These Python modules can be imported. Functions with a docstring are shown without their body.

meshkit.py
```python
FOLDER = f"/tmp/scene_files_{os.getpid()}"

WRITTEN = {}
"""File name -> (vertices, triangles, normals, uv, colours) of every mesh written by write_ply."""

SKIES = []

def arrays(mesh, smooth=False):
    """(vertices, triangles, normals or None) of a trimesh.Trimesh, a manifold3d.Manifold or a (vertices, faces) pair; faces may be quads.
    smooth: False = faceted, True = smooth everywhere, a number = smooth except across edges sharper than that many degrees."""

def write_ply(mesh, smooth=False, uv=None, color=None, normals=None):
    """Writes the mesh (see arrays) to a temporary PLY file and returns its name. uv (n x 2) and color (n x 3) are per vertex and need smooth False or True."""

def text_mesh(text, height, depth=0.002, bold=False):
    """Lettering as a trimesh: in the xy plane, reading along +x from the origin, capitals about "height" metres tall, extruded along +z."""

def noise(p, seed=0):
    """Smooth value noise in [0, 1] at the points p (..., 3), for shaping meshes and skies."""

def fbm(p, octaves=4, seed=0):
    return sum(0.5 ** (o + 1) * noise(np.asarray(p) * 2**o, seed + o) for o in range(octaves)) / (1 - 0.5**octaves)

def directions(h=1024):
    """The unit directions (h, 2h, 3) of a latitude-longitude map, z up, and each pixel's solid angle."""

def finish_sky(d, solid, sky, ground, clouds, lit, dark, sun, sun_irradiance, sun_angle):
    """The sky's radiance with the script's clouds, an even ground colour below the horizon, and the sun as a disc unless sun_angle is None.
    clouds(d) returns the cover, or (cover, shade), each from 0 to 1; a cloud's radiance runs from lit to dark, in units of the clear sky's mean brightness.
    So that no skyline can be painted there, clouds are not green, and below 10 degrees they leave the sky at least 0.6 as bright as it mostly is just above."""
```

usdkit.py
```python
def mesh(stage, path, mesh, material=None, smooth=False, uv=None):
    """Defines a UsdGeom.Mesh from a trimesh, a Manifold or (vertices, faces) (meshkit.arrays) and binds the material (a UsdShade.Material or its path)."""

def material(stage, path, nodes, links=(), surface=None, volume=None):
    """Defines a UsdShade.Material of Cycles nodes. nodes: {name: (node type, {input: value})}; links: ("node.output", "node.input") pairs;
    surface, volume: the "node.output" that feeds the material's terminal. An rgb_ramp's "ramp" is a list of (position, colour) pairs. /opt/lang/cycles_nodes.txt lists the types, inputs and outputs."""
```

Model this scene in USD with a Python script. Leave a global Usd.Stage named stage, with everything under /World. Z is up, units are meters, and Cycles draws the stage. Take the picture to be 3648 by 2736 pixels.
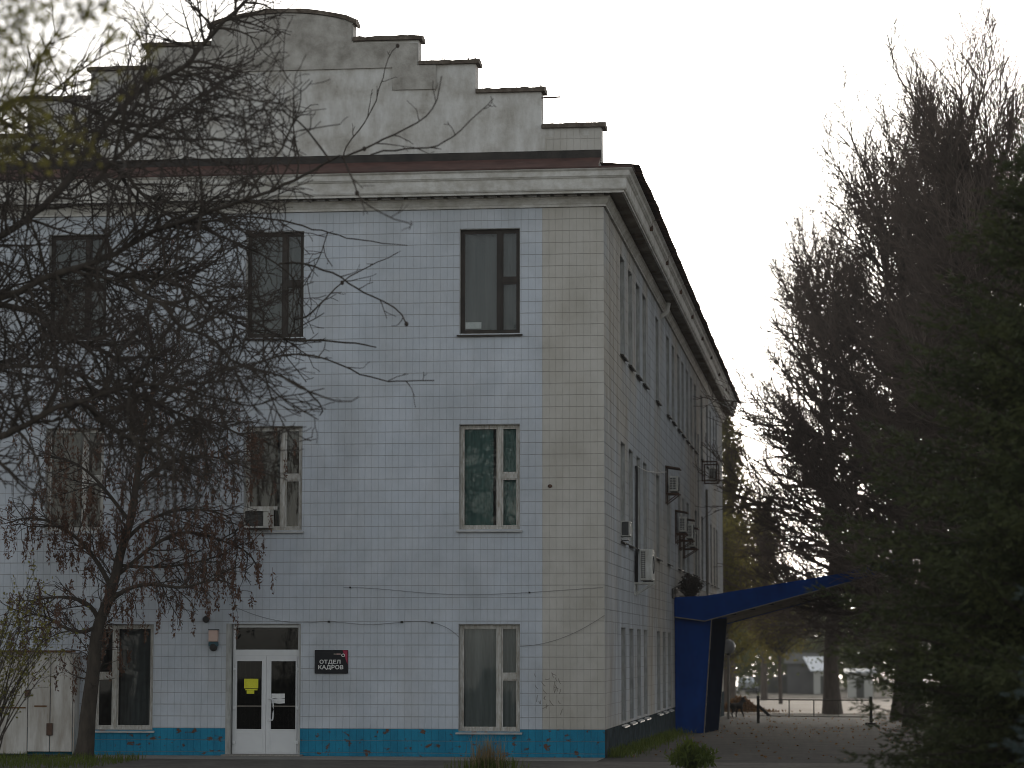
import math, random
import numpy as np, trimesh, usdkit, meshkit
from pxr import Usd, UsdGeom, UsdLux, UsdShade, Gf, Sdf, Vt
from shapely.geometry import Polygon, box as sbox
from shapely.ops import unary_union
from scipy.interpolate import CubicSpline

stage = Usd.Stage.CreateInMemory()
UsdGeom.SetStageUpAxis(stage, 'Z'); UsdGeom.SetStageMetersPerUnit(stage, 1.0)
WORLD = UsdGeom.Xform.Define(stage, '/World'); stage.SetDefaultPrim(WORLD.GetPrim())
UsdGeom.Scope.Define(stage, '/World/Looks')

# ---------------------------------------------------------------- camera, sky, sun
FPX, YAW, PITCH, ROLL = 9524.1, .1244, .0994, .0008           # photograph: 3648 x 2736
EYE = np.array([5.0254, -55.8092, 2.2151])
FWD = np.array([-math.sin(YAW) * math.cos(PITCH), math.cos(YAW) * math.cos(PITCH), math.sin(PITCH)])
_r = np.array([math.cos(YAW), math.sin(YAW), 0.]); _u = np.cross(_r, FWD)
RGT = _r * math.cos(ROLL) + _u * math.sin(ROLL); UPV = _u * math.cos(ROLL) - _r * math.sin(ROLL)
EXPOSURE = .75
SKY_STRENGTH, SUN_INT, SUN_ANGLE = .10, .12, 12.0
SUN_EL, SUN_AZ = math.radians(8.5), math.radians(-1.0)          # azimuth from +y towards +x
cam = UsdGeom.Camera.Define(stage, '/World/camera')
cam.CreateProjectionAttr('perspective')
cam.CreateHorizontalApertureAttr(36.0); cam.CreateVerticalApertureAttr(27.0)
cam.CreateFocalLengthAttr(36.0 * FPX / 3648)
cam.CreateClippingRangeAttr(Gf.Vec2f(.1, 5000))
cam.CreateFStopAttr(1.3); cam.CreateFocusDistanceAttr(57.0)
cam.CreateExposureAttr(EXPOSURE)
m = np.eye(4); m[0, :3], m[1, :3], m[2, :3], m[3, :3] = RGT, UPV, -FWD, EYE
cam.AddTransformOp().Set(Gf.Matrix4d(*m.ravel().tolist()))

usdkit.material(stage, '/World/Looks/sky_look',
    {'sky': ('sky_texture', {'sky_type': 'single_scattering', 'sun_disc': False, 'sun_elevation': SUN_EL, 'sun_rotation': SUN_AZ, 'altitude': 100.0, 'air_density': 1.0, 'aerosol_density': 1.0, 'ozone_density': 1.0}),
     'veil': ('hsv', {'saturation': .25}),
     'bg': ('background_shader', {'strength': SKY_STRENGTH})},
    [('sky.color', 'veil.color'), ('veil.color', 'bg.color')], surface='bg.background')
sky = UsdLux.DomeLight.Define(stage, '/World/sky')
UsdShade.MaterialBindingAPI.Apply(sky.GetPrim()).Bind(UsdShade.Material.Get(stage, '/World/Looks/sky_look'))
sky.GetPrim().SetCustomDataByKey('kind', 'structure')
sun = UsdLux.DistantLight.Define(stage, '/World/sun')
sun.CreateNormalizeAttr(True); sun.CreateIntensityAttr(SUN_INT); sun.CreateAngleAttr(SUN_ANGLE)
sun.CreateColorAttr(Gf.Vec3f(1.0, .86, .68))
sun.AddRotateXYZOp().Set(Gf.Vec3f(90 - math.degrees(SUN_EL), 0, 180 - math.degrees(SUN_AZ)))

# ---------------------------------------------------------------- helpers
S = 3648 / 2212.0                                              # picture notes were taken on a 2212-wide view
def ray(u, v):
    return FWD + RGT * (u * S - 1824) / FPX - UPV * (v * S - 1368) / FPX
def on_y(u, v, y):                                             # where a line of sight meets the plane y
    d = ray(u, v); return EYE + d * (y - EYE[1]) / d[1]
def gz(y):
    y = np.asarray(y, float)
    return np.where(y < 0, 0, np.where(y < 60, -.0075 * y, np.where(y < 400, -.45 - .0085 * (y - 60), -3.34)))

_used = {}
def numbered(parent, name):
    k = (str(parent), name); n = _used.get(k, 0); _used[k] = n + 1
    return name if n == 0 else '%s_%03d' % (name, n)
def ppath(parent):
    return '/World' if parent is None else str(parent.GetPath())
def tag(prim, label=None, cat=None, group=None, kind=None):
    for k, v in (('label', label), ('category', cat), ('group', group), ('kind', kind)):
        if v: prim.SetCustomDataByKey(k, v)
    return prim
def obj(name, mesh, mat, parent=None, smooth=False, **t):
    p = ppath(parent)
    if isinstance(mesh, MB): mesh = mesh.arrays()
    g = usdkit.mesh(stage, p + '/' + numbered(p, name), mesh, '/World/Looks/' + mat, smooth=smooth)
    return tag(g.GetPrim(), **t)
def thing(name, loc=(0, 0, 0), rotz=0, parent=None, **t):
    p = ppath(parent)
    x = UsdGeom.Xform.Define(stage, p + '/' + numbered(p, name))
    if parent is None:
        x.AddTranslateOp().Set(Gf.Vec3d(*[float(c) for c in loc]))
        x.AddRotateZOp().Set(float(rotz))
    return tag(x.GetPrim(), **t)
def dup(src, name, loc, rotz=0, scale=1.0, **t):
    x = UsdGeom.Xform.Define(stage, '/World/' + numbered('/World', name))
    x.AddTranslateOp().Set(Gf.Vec3d(*[float(c) for c in loc])); x.AddRotateZOp().Set(float(rotz))
    if scale != 1.0: x.AddScaleOp().Set(Gf.Vec3f(scale, scale, scale))
    x.GetPrim().GetReferences().AddInternalReference(src.GetPath()); x.GetPrim().SetInstanceable(True)
    return tag(x.GetPrim(), **t)

CUBE_F = np.array([[0, 2, 1], [0, 3, 2], [4, 5, 6], [4, 6, 7], [0, 1, 5], [0, 5, 4], [1, 2, 6], [1, 6, 5], [2, 3, 7], [2, 7, 6], [3, 0, 4], [3, 4, 7]])
class MB:
    def __init__(s): s.v, s.f, s.n = [], [], 0
    def add(s, v, f):
        v = np.asarray(v, float); s.v.append(v); s.f.append(np.asarray(f, int) + s.n); s.n += len(v); return s
    def mesh(s, m): return s.add(m.vertices, m.faces)
    def box(s, x0, x1, y0, y1, z0, z1):
        return s.add([[x0, y0, z0], [x1, y0, z0], [x1, y1, z0], [x0, y1, z0], [x0, y0, z1], [x1, y0, z1], [x1, y1, z1], [x0, y1, z1]], CUBE_F)
    def hexa(s, p): return s.add(p, CUBE_F)                    # eight corners: bottom four, top four
    def bevel(s, x0, x1, y0, y1, z0, z1, b=.01):
        pts = []
        for ax in range(3):
            for sx in (0, 1):
                for sy in (0, 1):
                    for sz in (0, 1):
                        q = [(x0, x1)[sx], (y0, y1)[sy], (z0, z1)[sz]]
                        for k, sg in zip(range(3), (sx, sy, sz)):
                            if k != ax: q[k] += b if sg == 0 else -b
                        pts.append(q)
        return s.mesh(trimesh.convex.convex_hull(np.array(pts)))
    def tube(s, pts, r, sides=8, cap=False):
        v, f = tubes([np.asarray(pts, float)], [np.broadcast_to(np.asarray(r, float), (len(pts),))], sides)
        s.add(v, f)
        if cap:
            for k in (0, len(pts) - 1):
                ring = v[k * sides:(k + 1) * sides]
                s.add(np.vstack([ring, ring.mean(0)]), [[i, (i + 1) % sides, sides] for i in range(sides)])
        return s
    def prism(s, poly, d0, d1, axis='y'):                      # shapely polygon in (x,z) or (y,z) or (x,y), extruded d0..d1
        for g in getattr(poly, 'geoms', [poly]):
            m = trimesh.creation.extrude_polygon(g, d1 - d0, engine='earcut'); a = m.vertices
            if axis == 'y': v = np.column_stack([a[:, 0], d0 + a[:, 2], a[:, 1]])
            elif axis == 'x': v = np.column_stack([d0 + a[:, 2], a[:, 0], a[:, 1]])
            else: v = np.column_stack([a[:, 0], a[:, 1], d0 + a[:, 2]])
            s.add(v, m.faces[:, ::-1] if axis == 'y' else m.faces)
        return s
    def arrays(s): return (np.vstack(s.v), np.vstack(s.f))

def tubes(polys, radii, sides=4):
    """Many tapered tubes at once: lists of (n,3) points and (n,) radii."""
    V, F, n0 = [], [], 0
    groups = {}
    for p, r in zip(polys, radii): groups.setdefault(len(p), []).append((p, r))
    ang = np.arange(sides) * 2 * math.pi / sides
    for n, items in groups.items():
        P = np.array([i[0] for i in items], float); R = np.array([i[1] for i in items], float)
        T = np.gradient(P, axis=1); T /= np.linalg.norm(T, axis=2, keepdims=True) + 1e-12
        ref = np.where(np.abs(T[:, :1, 2:]) < .9, np.array([0, 0, 1.]), np.array([1., 0, 0]))
        A = np.cross(T, ref); A /= np.linalg.norm(A, axis=2, keepdims=True) + 1e-12
        B = np.cross(T, A)
        v = P[:, :, None] + R[:, :, None, None] * (np.cos(ang)[:, None] * A[:, :, None] + np.sin(ang)[:, None] * B[:, :, None])
        m_ = len(items)
        i, j = np.meshgrid(np.arange(n - 1), np.arange(sides), indexing='ij')
        q = np.stack([i * sides + j, i * sides + (j + 1) % sides, (i + 1) * sides + (j + 1) % sides, (i + 1) * sides + j], -1).reshape(-1, 4)
        f = np.vstack([q[:, [0, 1, 2]], q[:, [0, 2, 3]]])
        F.append((f[None] + (np.arange(m_) * n * sides)[:, None, None]).reshape(-1, 3) + n0)
        V.append(v.reshape(-1, 3)); n0 += m_ * n * sides
    return np.vstack(V), np.vstack(F)

def mat(name, c1, c2=None, scale=3., rough=.8, spec=.3, stretch=(1, 1, 1), island=0., bump=0., bscale=30., metal=0., detail=4., ramp=None, mul=None, trans=0., coat=0.):
    """Noise between two colours by world position; island varies each separate piece; ramp gives own stops."""
    n = {'g': ('geometry', {}), 'mp': ('mapping', {'scale': tuple(stretch)}), 'n': ('noise_texture', {'scale': scale, 'detail': detail, 'roughness': .6}),
         'r': ('rgb_ramp', {'ramp': ramp or [(.3, c1), (.7, c2 or c1)]}), 'p': ('principled_bsdf', {'roughness': rough, 'specular_ior_level': spec, 'metallic': metal, 'coat_weight': coat})}
    L = [('g.position', 'mp.vector'), ('mp.vector', 'n.vector'), ('n.fac', 'r.fac')]
    col = 'r.color'
    if mul:                                                    # a second, stretched noise that dirties the first
        msc, mst, lo = mul
        n['mp2'] = ('mapping', {'scale': tuple(mst)}); n['n2'] = ('noise_texture', {'scale': msc, 'detail': 5.0, 'roughness': .65})
        n['r2'] = ('rgb_ramp', {'ramp': [(.35, lo), (.62, (1, 1, 1))]}); n['x2'] = ('mix', {'mix_type': 'multiply', 'fac': 1.0})
        L += [('g.position', 'mp2.vector'), ('mp2.vector', 'n2.vector'), ('n2.fac', 'r2.fac'), (col, 'x2.color1'), ('r2.color', 'x2.color2')]; col = 'x2.color'
    if island:
        n['mr'] = ('map_range', {'to_min': 1 - island, 'to_max': 1 + island}); n['x3'] = ('mix', {'mix_type': 'multiply', 'fac': 1.0})
        L += [('g.random_per_island', 'mr.value'), (col, 'x3.color1'), ('mr.result', 'x3.color2')]; col = 'x3.color'
    L.append((col, 'p.base_color'))
    if bump:
        n['bn'] = ('noise_texture', {'scale': bscale, 'detail': 4.0}); n['b'] = ('bump', {'strength': 1.0, 'distance': bump})
        L += [('g.position', 'bn.vector'), ('bn.fac', 'b.height'), ('b.normal', 'p.normal')]
    out = 'p.BSDF'
    if trans:
        n['t'] = ('translucent_bsdf', {}); n['mx'] = ('mix_closure', {'fac': trans})
        L += [(col, 't.color'), ('p.BSDF', 'mx.closure1'), ('t.BSDF', 'mx.closure2')]; out = 'mx.closure'
    usdkit.material(stage, '/World/Looks/' + name, n, L, surface=out)

def glass(name, tint, rough=.02):
    usdkit.material(stage, '/World/Looks/' + name, {'t': ('transparent_bsdf', {'color': tint}), 'g': ('glossy_bsdf', {'color': (.9, .9, .9), 'roughness': rough}),
        'f': ('fresnel', {'IOR': 1.4}), 'm': ('mix_closure', {})}, [('f.fac', 'm.fac'), ('t.BSDF', 'm.closure1'), ('g.BSDF', 'm.closure2')], surface='m.closure')

# materials
mat('asphalt', (.062, .058, .054), (.10, .092, .083), 1.2, .95, .1, mul=(14, (1, 1, 1), (.75, .73, .7)), bump=.004, bscale=60)
mat('concrete_paving', (.27, .25, .23), (.36, .335, .305), 2., .9, mul=(20, (1, 1, 1), (.7, .7, .68)), bump=.003)
mat('worn_paving', (.13, .12, .11), (.20, .185, .165), 1.4, .95, .05, mul=(7, (1, 1, 1), (.72, .70, .66)), bump=.004, bscale=40)
mat('soil', (.05, .04, .028), (.085, .07, .045), 1.1, .95, .1, mul=(9, (1, 1, 1), (.6, .6, .5)), bump=.01, bscale=20)
mat('sandy_road', (.26, .21, .165), (.36, .30, .24), .25, .9)
mat('wall_core', (.20, .19, .18), (.28, .27, .25), 5., .9, bump=.003)
mat('jamb_paint', (.30, .31, .31), (.44, .44, .43), 3., .7, mul=(6, (3, 3, .4), (.7, .68, .64)))
DIRT = (.9, (5, 5, .35), (.84, .82, .79))
mat('blue_tile', (.468, .512, .576), (.54, .572, .626), 1.3, .42, .4, island=.025, mul=(.8, (1.0, 1.0, .55), (.80, .79, .77)))
mat('beige_tile', (.462, .443, .408), (.53, .506, .47), 1.3, .42, .4, island=.03, mul=(.8, (1.0, 1.0, .55), (.80, .78, .74)))
mat('side_tile', None, None, .16, .8, .0, island=.06, ramp=[(.40, (.53, .50, .46)), (.55, (.52, .545, .58))], mul=(1.1, (3, 1.5, .35), (.72, .70, .67)))
mat('plinth_blue', None, None, 4.5, .6, .15, detail=6, island=.05, stretch=(1, 1, 1.5), ramp=[(.0, (.010, .20, .33)), (.56, (.012, .225, .37)), (.605, (.010, .19, .31)), (.618, (.11, .055, .038)), (.75, (.17, .09, .06))], mul=(1.2, (2, 2, .8), (.72, .73, .76)))
mat('plinth_slate', (.045, .06, .07), (.075, .09, .10), 2.5, .9, .0, mul=(3, (1, 1, 1), (.6, .6, .55)))
mat('stucco', None, None, 1.5, .9, .2, detail=7, ramp=[(.26, (.25, .23, .20)), (.38, (.50, .48, .45)), (.50, (.62, .61, .59)), (.8, (.66, .655, .65))], mul=(1.6, (2.0, 2.0, .8), (.72, .70, .67)), bump=.02, bscale=9)
mat('stucco_dark', None, None, 2.2, .9, .2, detail=7, ramp=[(.3, (.22, .205, .18)), (.5, (.38, .36, .33)), (.7, (.52, .50, .47))], bump=.02, bscale=14)
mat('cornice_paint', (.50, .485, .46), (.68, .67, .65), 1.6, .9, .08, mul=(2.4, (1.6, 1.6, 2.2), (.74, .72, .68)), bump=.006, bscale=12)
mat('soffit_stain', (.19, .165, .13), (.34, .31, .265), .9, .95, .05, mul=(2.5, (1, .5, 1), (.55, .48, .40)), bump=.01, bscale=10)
mat('red_tin', (.062, .032, .027), (.105, .052, .042), 2., .55, .4, mul=(3, (1, 1, 4), (.6, .55, .55)))
mat('bitumen', (.022, .02, .019), (.05, .043, .038), 3., .8, bump=.008)
mat('slate_roof', (.07, .035, .025), (.16, .085, .055), 2.5, .9, mul=(5, (1, 1, 1), (.5, .55, .35)), bump=.02, bscale=14)
mat('coping', (.085, .065, .05), (.22, .19, .16), 2.2, .9, mul=(6, (1, 1, 1), (.5, .45, .4)), bump=.03, bscale=12)
mat('dark_frame', (.022, .018, .015), (.05, .04, .033), 6., .6, stretch=(1, 1, .3))
mat('old_white_frame', (.42, .41, .385), (.60, .59, .57), 5., .6, stretch=(2, 2, .4), mul=(9, (3, 3, .6), (.62, .57, .5)))
mat('white_pvc', (.56, .57, .59), (.62, .63, .64), 2., .3, .5)
mat('sill_tin', (.30, .30, .30), (.46, .46, .45), 4., .5, .4)
mat('curtain_green', (.17, .31, .29), (.27, .43, .39), 1.2, .9, stretch=(7, 1, .2), trans=.3)
mat('curtain_white', (.34, .37, .36), (.50, .52, .51), 1.2, .9, stretch=(7, 1, .3), trans=.3)
mat('curtain_grey', (.17, .18, .18), (.25, .26, .26), 1.2, .9, stretch=(8, 1, .2), trans=.2)
mat('curtain_brown', (.14, .105, .08), (.21, .165, .13), 1.2, .9, stretch=(8, 1, .2), trans=.2)
mat('room_dark', (.10, .095, .09), (.13, .125, .12), 1., .9)
mat('black_board', (.010, .011, .014), (.016, .016, .018), 4., .6, .2)
mat('sign_red', (.30, .012, .05), (.38, .02, .07), 3., .4)
mat('sign_white', (.62, .62, .60), (.70, .70, .68), 3., .5)
mat('sign_pink', (.30, .20, .19), (.36, .24, .23), 3., .5)
mat('yellow_paper', (.60, .58, .03), (.68, .66, .05), 4., .8)
mat('blue_paper', (.02, .06, .25), (.03, .08, .30), 4., .8)
mat('white_paper', (.60, .60, .60), (.74, .74, .74), 12., .85, bump=.01, bscale=16)
mat('black_iron', (.02, .02, .02), (.035, .032, .03), 8., .6)
mat('rust_iron', (.05, .032, .024), (.11, .06, .04), 9., .8, bump=.002)
mat('cable_rubber', (.10, .10, .10), (.15, .15, .15), 8., .7)
mat('ac_white', (.48, .48, .46), (.60, .60, .58), 3., .5, .4, mul=(5, (2, 2, .6), (.72, .68, .62)))
mat('ac_grille', (.035, .037, .037), (.07, .07, .07), 6., .6)
mat('pink_plastic', (.52, .36, .31), (.60, .44, .38), 3., .5)
mat('teal_plastic', (.02, .06, .08), (.03, .08, .10), 3., .4)
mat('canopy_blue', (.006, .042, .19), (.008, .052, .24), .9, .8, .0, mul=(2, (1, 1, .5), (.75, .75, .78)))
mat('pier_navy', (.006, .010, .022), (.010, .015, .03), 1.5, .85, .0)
mat('canopy_soffit', (.32, .29, .25), (.44, .41, .37), .8, .85, .0, mul=(3, (1, 1, 1), (.7, .65, .58)))
mat('trim_grey', (.16, .14, .12), (.22, .20, .17), 5., .6)
mat('gate_paint', (.46, .44, .41), (.56, .545, .52), 1.6, .6, .35, mul=(1.6, (3, 3, .5), (.60, .55, .50)))
mat('rust_streak', (.10, .05, .02), (.17, .09, .045), 12., .9)
mat('bark_dark', (.030, .024, .019), (.07, .056, .044), 8., .9, stretch=(1, 1, .3), bump=.02, bscale=18)
mat('bark_grey', (.06, .048, .04), (.11, .088, .072), 8., .9, stretch=(1, 1, .3), bump=.02, bscale=18)
mat('twig', (.035, .027, .022), (.06, .046, .038), 3., .85)
mat('twig_red', (.085, .066, .056), (.14, .108, .090), 1.2, .9, .1)
mat('seed_brown', (.16, .088, .062), (.27, .16, .11), 2., .9, island=.3, trans=.25)
mat('leaf_olive', (.21, .21, .055), (.42, .37, .09), 1.5, .6, island=.35, trans=.68)
mat('leaf_yellow', (.14, .135, .03), (.26, .21, .05), .5, .7, island=.3, trans=.5)
mat('leaf_green', (.07, .09, .025), (.13, .14, .035), .6, .7, island=.3, trans=.45)
mat('needle_green', (.035, .050, .014), (.085, .092, .026), 1.6, .65, island=.3)
mat('needle_blue', (.055, .085, .085), (.10, .135, .13), 1.6, .6, island=.25)
mat('fallen_leaf', (.26, .12, .045), (.40, .23, .09), .9, .85, island=.4, trans=.15)
mat('grass_green', (.10, .15, .02), (.22, .27, .04), 1.4, .7, island=.35, trans=.3)
mat('grass_dry', (.34, .25, .13), (.52, .40, .22), 1.4, .8, island=.3, trans=.2)
mat('white_roof', (.60, .62, .66), (.72, .74, .77), .6, .4, .5)
mat('grey_plaster', (.10, .10, .10), (.16, .155, .15), .5, .9)
mat('pale_plaster', (.40, .39, .36), (.50, .49, .45), .5, .9)
mat('dark_fence', (.05, .05, .045), (.08, .08, .07), .7, .8)
mat('car_paint', (.24, .25, .26), (.28, .29, .30), 1., .3, .5, coat=.5)
mat('car_sky_glass', (.50, .53, .57), (.56, .59, .62), 1., .05, 1.0)  # pale base colour paints in the sky reflected by the windscreen
mat('tyre', (.015, .015, .015), (.02, .02, .02), 3., .8)
mat('dog_fur', (.016, .012, .010), (.03, .023, .018), 9., .9)
mat('lamp_glass', (.20, .20, .20), (.27, .27, .27), 2., .3, .5)
glass('pane', (.88, .90, .90)); glass('pane_dark', (.45, .47, .46))

usdkit.material(stage, '/World/Looks/haze_air', {'v': ('principled_volume', {'color': (.92, .93, .95), 'density': .0002, 'anisotropy': .35})}, [], volume='v.volume')
rng = np.random.default_rng(7)
# ================================================================ ground
def sheet(x0, x1, y0, y1, dz, nx, ny, rough=0., seed=0):
    xs, ys = np.linspace(x0, x1, nx), np.linspace(y0, y1, ny)
    X, Y = np.meshgrid(xs, ys); Z = gz(Y) + dz
    if rough: Z = Z + rough * (meshkit.fbm(np.stack([X * .4, Y * .4, 0 * X], -1), 3, seed) - .5)
    v = np.stack([X, Y, Z], -1).reshape(-1, 3); i, j = np.meshgrid(np.arange(ny - 1), np.arange(nx - 1), indexing='ij')
    a = (i * nx + j).ravel(); q = np.stack([a, a + 1, a + nx + 1, a + nx], -1)
    return (v, np.vstack([q[:, [0, 1, 2]], q[:, [0, 2, 3]]]))
ys = np.r_[-150, np.linspace(-80, 60, 29), np.linspace(80, 400, 17), 430]
Xg, Yg = np.meshgrid(np.r_[-430, -200, np.linspace(-60, 60, 25), 200, 430], ys)
nx = Xg.shape[1]; a = (np.arange(len(ys) - 1)[:, None] * nx + np.arange(nx - 1)[None]).ravel()
obj('ground', (np.stack([Xg, Yg, gz(Yg) - .012], -1).reshape(-1, 3), np.stack([a, a + 1, a + nx + 1, a + nx], -1)), 'soil', kind='structure')
obj('yard', sheet(0.02, 16, -1.905, 54, .0, 5, 40), 'asphalt', kind='structure')
obj('pavement', sheet(-11.2, 0.0, -1.9, -.005, .004, 3, 3), 'concrete_paving', kind='structure')
obj('path', sheet(-40, 16, -7.5, -1.91, .0, 3, 3), 'worn_paving', kind='structure')
obj('road', sheet(-60, 60, 60, 128, .006, 5, 20), 'sandy_road', kind='structure')

# ================================================================ the building
PW, PH, ZP, XL, YB = .1456, .25, .58, -13.9, 53.9
ZTOP = ZP + 44 * PH
bld = thing('office_building', label='three storey white tiled office building with stepped gable parapet', cat='building')
# openings (x0,x1,z0,z1) on the front and (y0,y1,z0,z1) on the side
FRONT = [(-3.08, -1.78, 8.90, 11.16, 'top'), (-3.08, -1.78, 4.75, 6.98, 'mid'), (-3.08, -1.78, .53, 2.77, 'low'),
         (-7.71, -6.45, 8.88, 11.18, 'top'), (-7.71, -6.45, 4.75, 6.98, 'mid'),
         (-12.08, -10.79, 8.88, 11.2, 'top'), (-12.08, -10.79, 4.75, 6.98, 'mid'), (-10.95, -9.64, .53, 2.77, 'lowleft')]
DOOR = (-7.96, -6.47, .0, 2.78)
WY = [4.12, 6.39, 8.70, 10.82, 15.44, 19.80, 22.14, 24.65, 26.78, 29.14, 31.34, 33.69, 37.7, 41.45, 43.9, 46.4, 48.4]
SIDE = []
for k, y in enumerate(WY):
    w = 1.25 if k < 14 else 1.05
    SIDE.append((y, y + w, 8.93, 11.19, 'top'))
    if k not in (6, 10): SIDE.append((y, y + w, 4.70, 6.93, 'mid'))
for y in WY[:5] + [17.72, 19.9]: SIDE.append((y, y + 1.25, .62, 2.74, 'low'))

def with_holes(u0, u1, z0, z1, holes):
    return sbox(u0, z0, u1, z1).difference(unary_union([sbox(h[0], h[2], h[1], h[3]) for h in holes]))
TB = .009
obj('wall', MB().prism(with_holes(XL, 0 - TB, -1., 12.3, FRONT + [(DOOR[0], DOOR[1], -.02, DOOR[3])]), TB, .36, 'y'), 'wall_core', bld)
obj('wall', MB().prism(with_holes(.362, YB, -1., 12.3, SIDE), -.36, -TB, 'x'), 'wall_core', bld)
obj('wall', MB().box(XL, XL + .3, .362, YB, -1, 12.3), 'wall_core', bld)
obj('wall', MB().box(XL + .302, -.362, YB - .3, YB, -1, 12.3), 'wall_core', bld)
obj('partition_wall', MB().box(XL + .31, -.37, 4.05, 4.1, 0, 12.2), 'room_dark', bld)
obj('partition_wall', MB().box(-5.0, -4.95, 4.11, YB - .31, 0, 12.2), 'room_dark', bld)
for z in (.02, 3.9, 8.05, 12.0):
    obj('floor_slab', MB().box(XL + .32, -.375, .375, 4.04, z - .2, z), 'room_dark', bld)
    obj('floor_slab', MB().box(-4.94, -.375, 4.12, YB - .32, z - .2, z), 'room_dark', bld)

def minus(r, h):
    x0, x1, z0, z1 = r; a0, a1, b0, b1 = h[:4]
    if a0 >= x1 or a1 <= x0 or b0 >= z1 or b1 <= z0: return [r]
    out = []
    if a0 > x0: out.append((x0, a0, z0, z1))
    if a1 < x1: out.append((a1, x1, z0, z1))
    lo, hi = max(x0, a0), min(x1, a1)
    if b0 > z0: out.append((lo, hi, z0, b0))
    if b1 < z1: out.append((lo, hi, b1, z1))
    return [q for q in out if q[1] - q[0] > .012 and q[3] - q[2] > .012]
GAP = .0044
def grid(u0, u1, z0, rows, holes, du=PW, gu=.0013):
    """Tile rectangles counted from u1 back to u0 (joints included), holes cut out."""
    out = []
    for k in range(int(math.ceil((u1 - u0) / du))):
        b = u1 - k * du; a_ = max(b - du, u0)
        for r in range(rows):
            q = [(a_ + gu, b - gu, z0 + r * PH + GAP, z0 + (r + 1) * PH - GAP)]
            for h in holes:
                if h[0] < b and h[1] > a_: q = [x for p in q for x in minus(p, h)]
            out += q
    return out
def tile_mesh(rects, axis, face, seed):
    R = np.array(rects); n = len(R); g = np.random.default_rng(seed)
    off = g.normal(0, .0009, n)[:, None] + g.normal(0, .0008, (n, 4))
    c = .003
    def ring(e, d):
        return np.stack([np.column_stack([R[:, 0] + e, R[:, 2] + e]), np.column_stack([R[:, 1] - e, R[:, 2] + e]), np.column_stack([R[:, 1] - e, R[:, 3] - e]), np.column_stack([R[:, 0] + e, R[:, 3] - e])], 1), d
    outer, inner = ring(0, 0)[0], ring(c, 0)[0]
    d_in = np.full((n, 4), .0115); d_mid = .0025 + off; d_out = off
    if axis == 'y': mk = lambda uv, d: np.stack([uv[:, :, 0], face + d, uv[:, :, 1]], -1)
    else: mk = lambda uv, d: np.stack([face - d, uv[:, :, 0], uv[:, :, 1]], -1)
    V = np.concatenate([mk(outer, d_in), mk(outer, d_mid), mk(inner, d_out)], 1)       # 12 corners per tile
    f = []
    for k in range(2):
        for i in range(4):
            j = (i + 1) % 4; f += [[k * 4 + i, k * 4 + j, k * 4 + 4 + j], [k * 4 + i, k * 4 + 4 + j, k * 4 + 4 + i]]
    f += [[8, 9, 10], [8, 10, 11]]; f = np.array(f)
    if axis == 'x': f = f[:, ::-1]
    return V, f
def tiles_joined(rects, axis, face, seed):
    V, f = tile_mesh(rects, axis, face, seed); n = len(V)
    return V.reshape(-1, 3), (f[None] + (np.arange(n) * 12)[:, None, None]).reshape(-1, 3)

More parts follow.
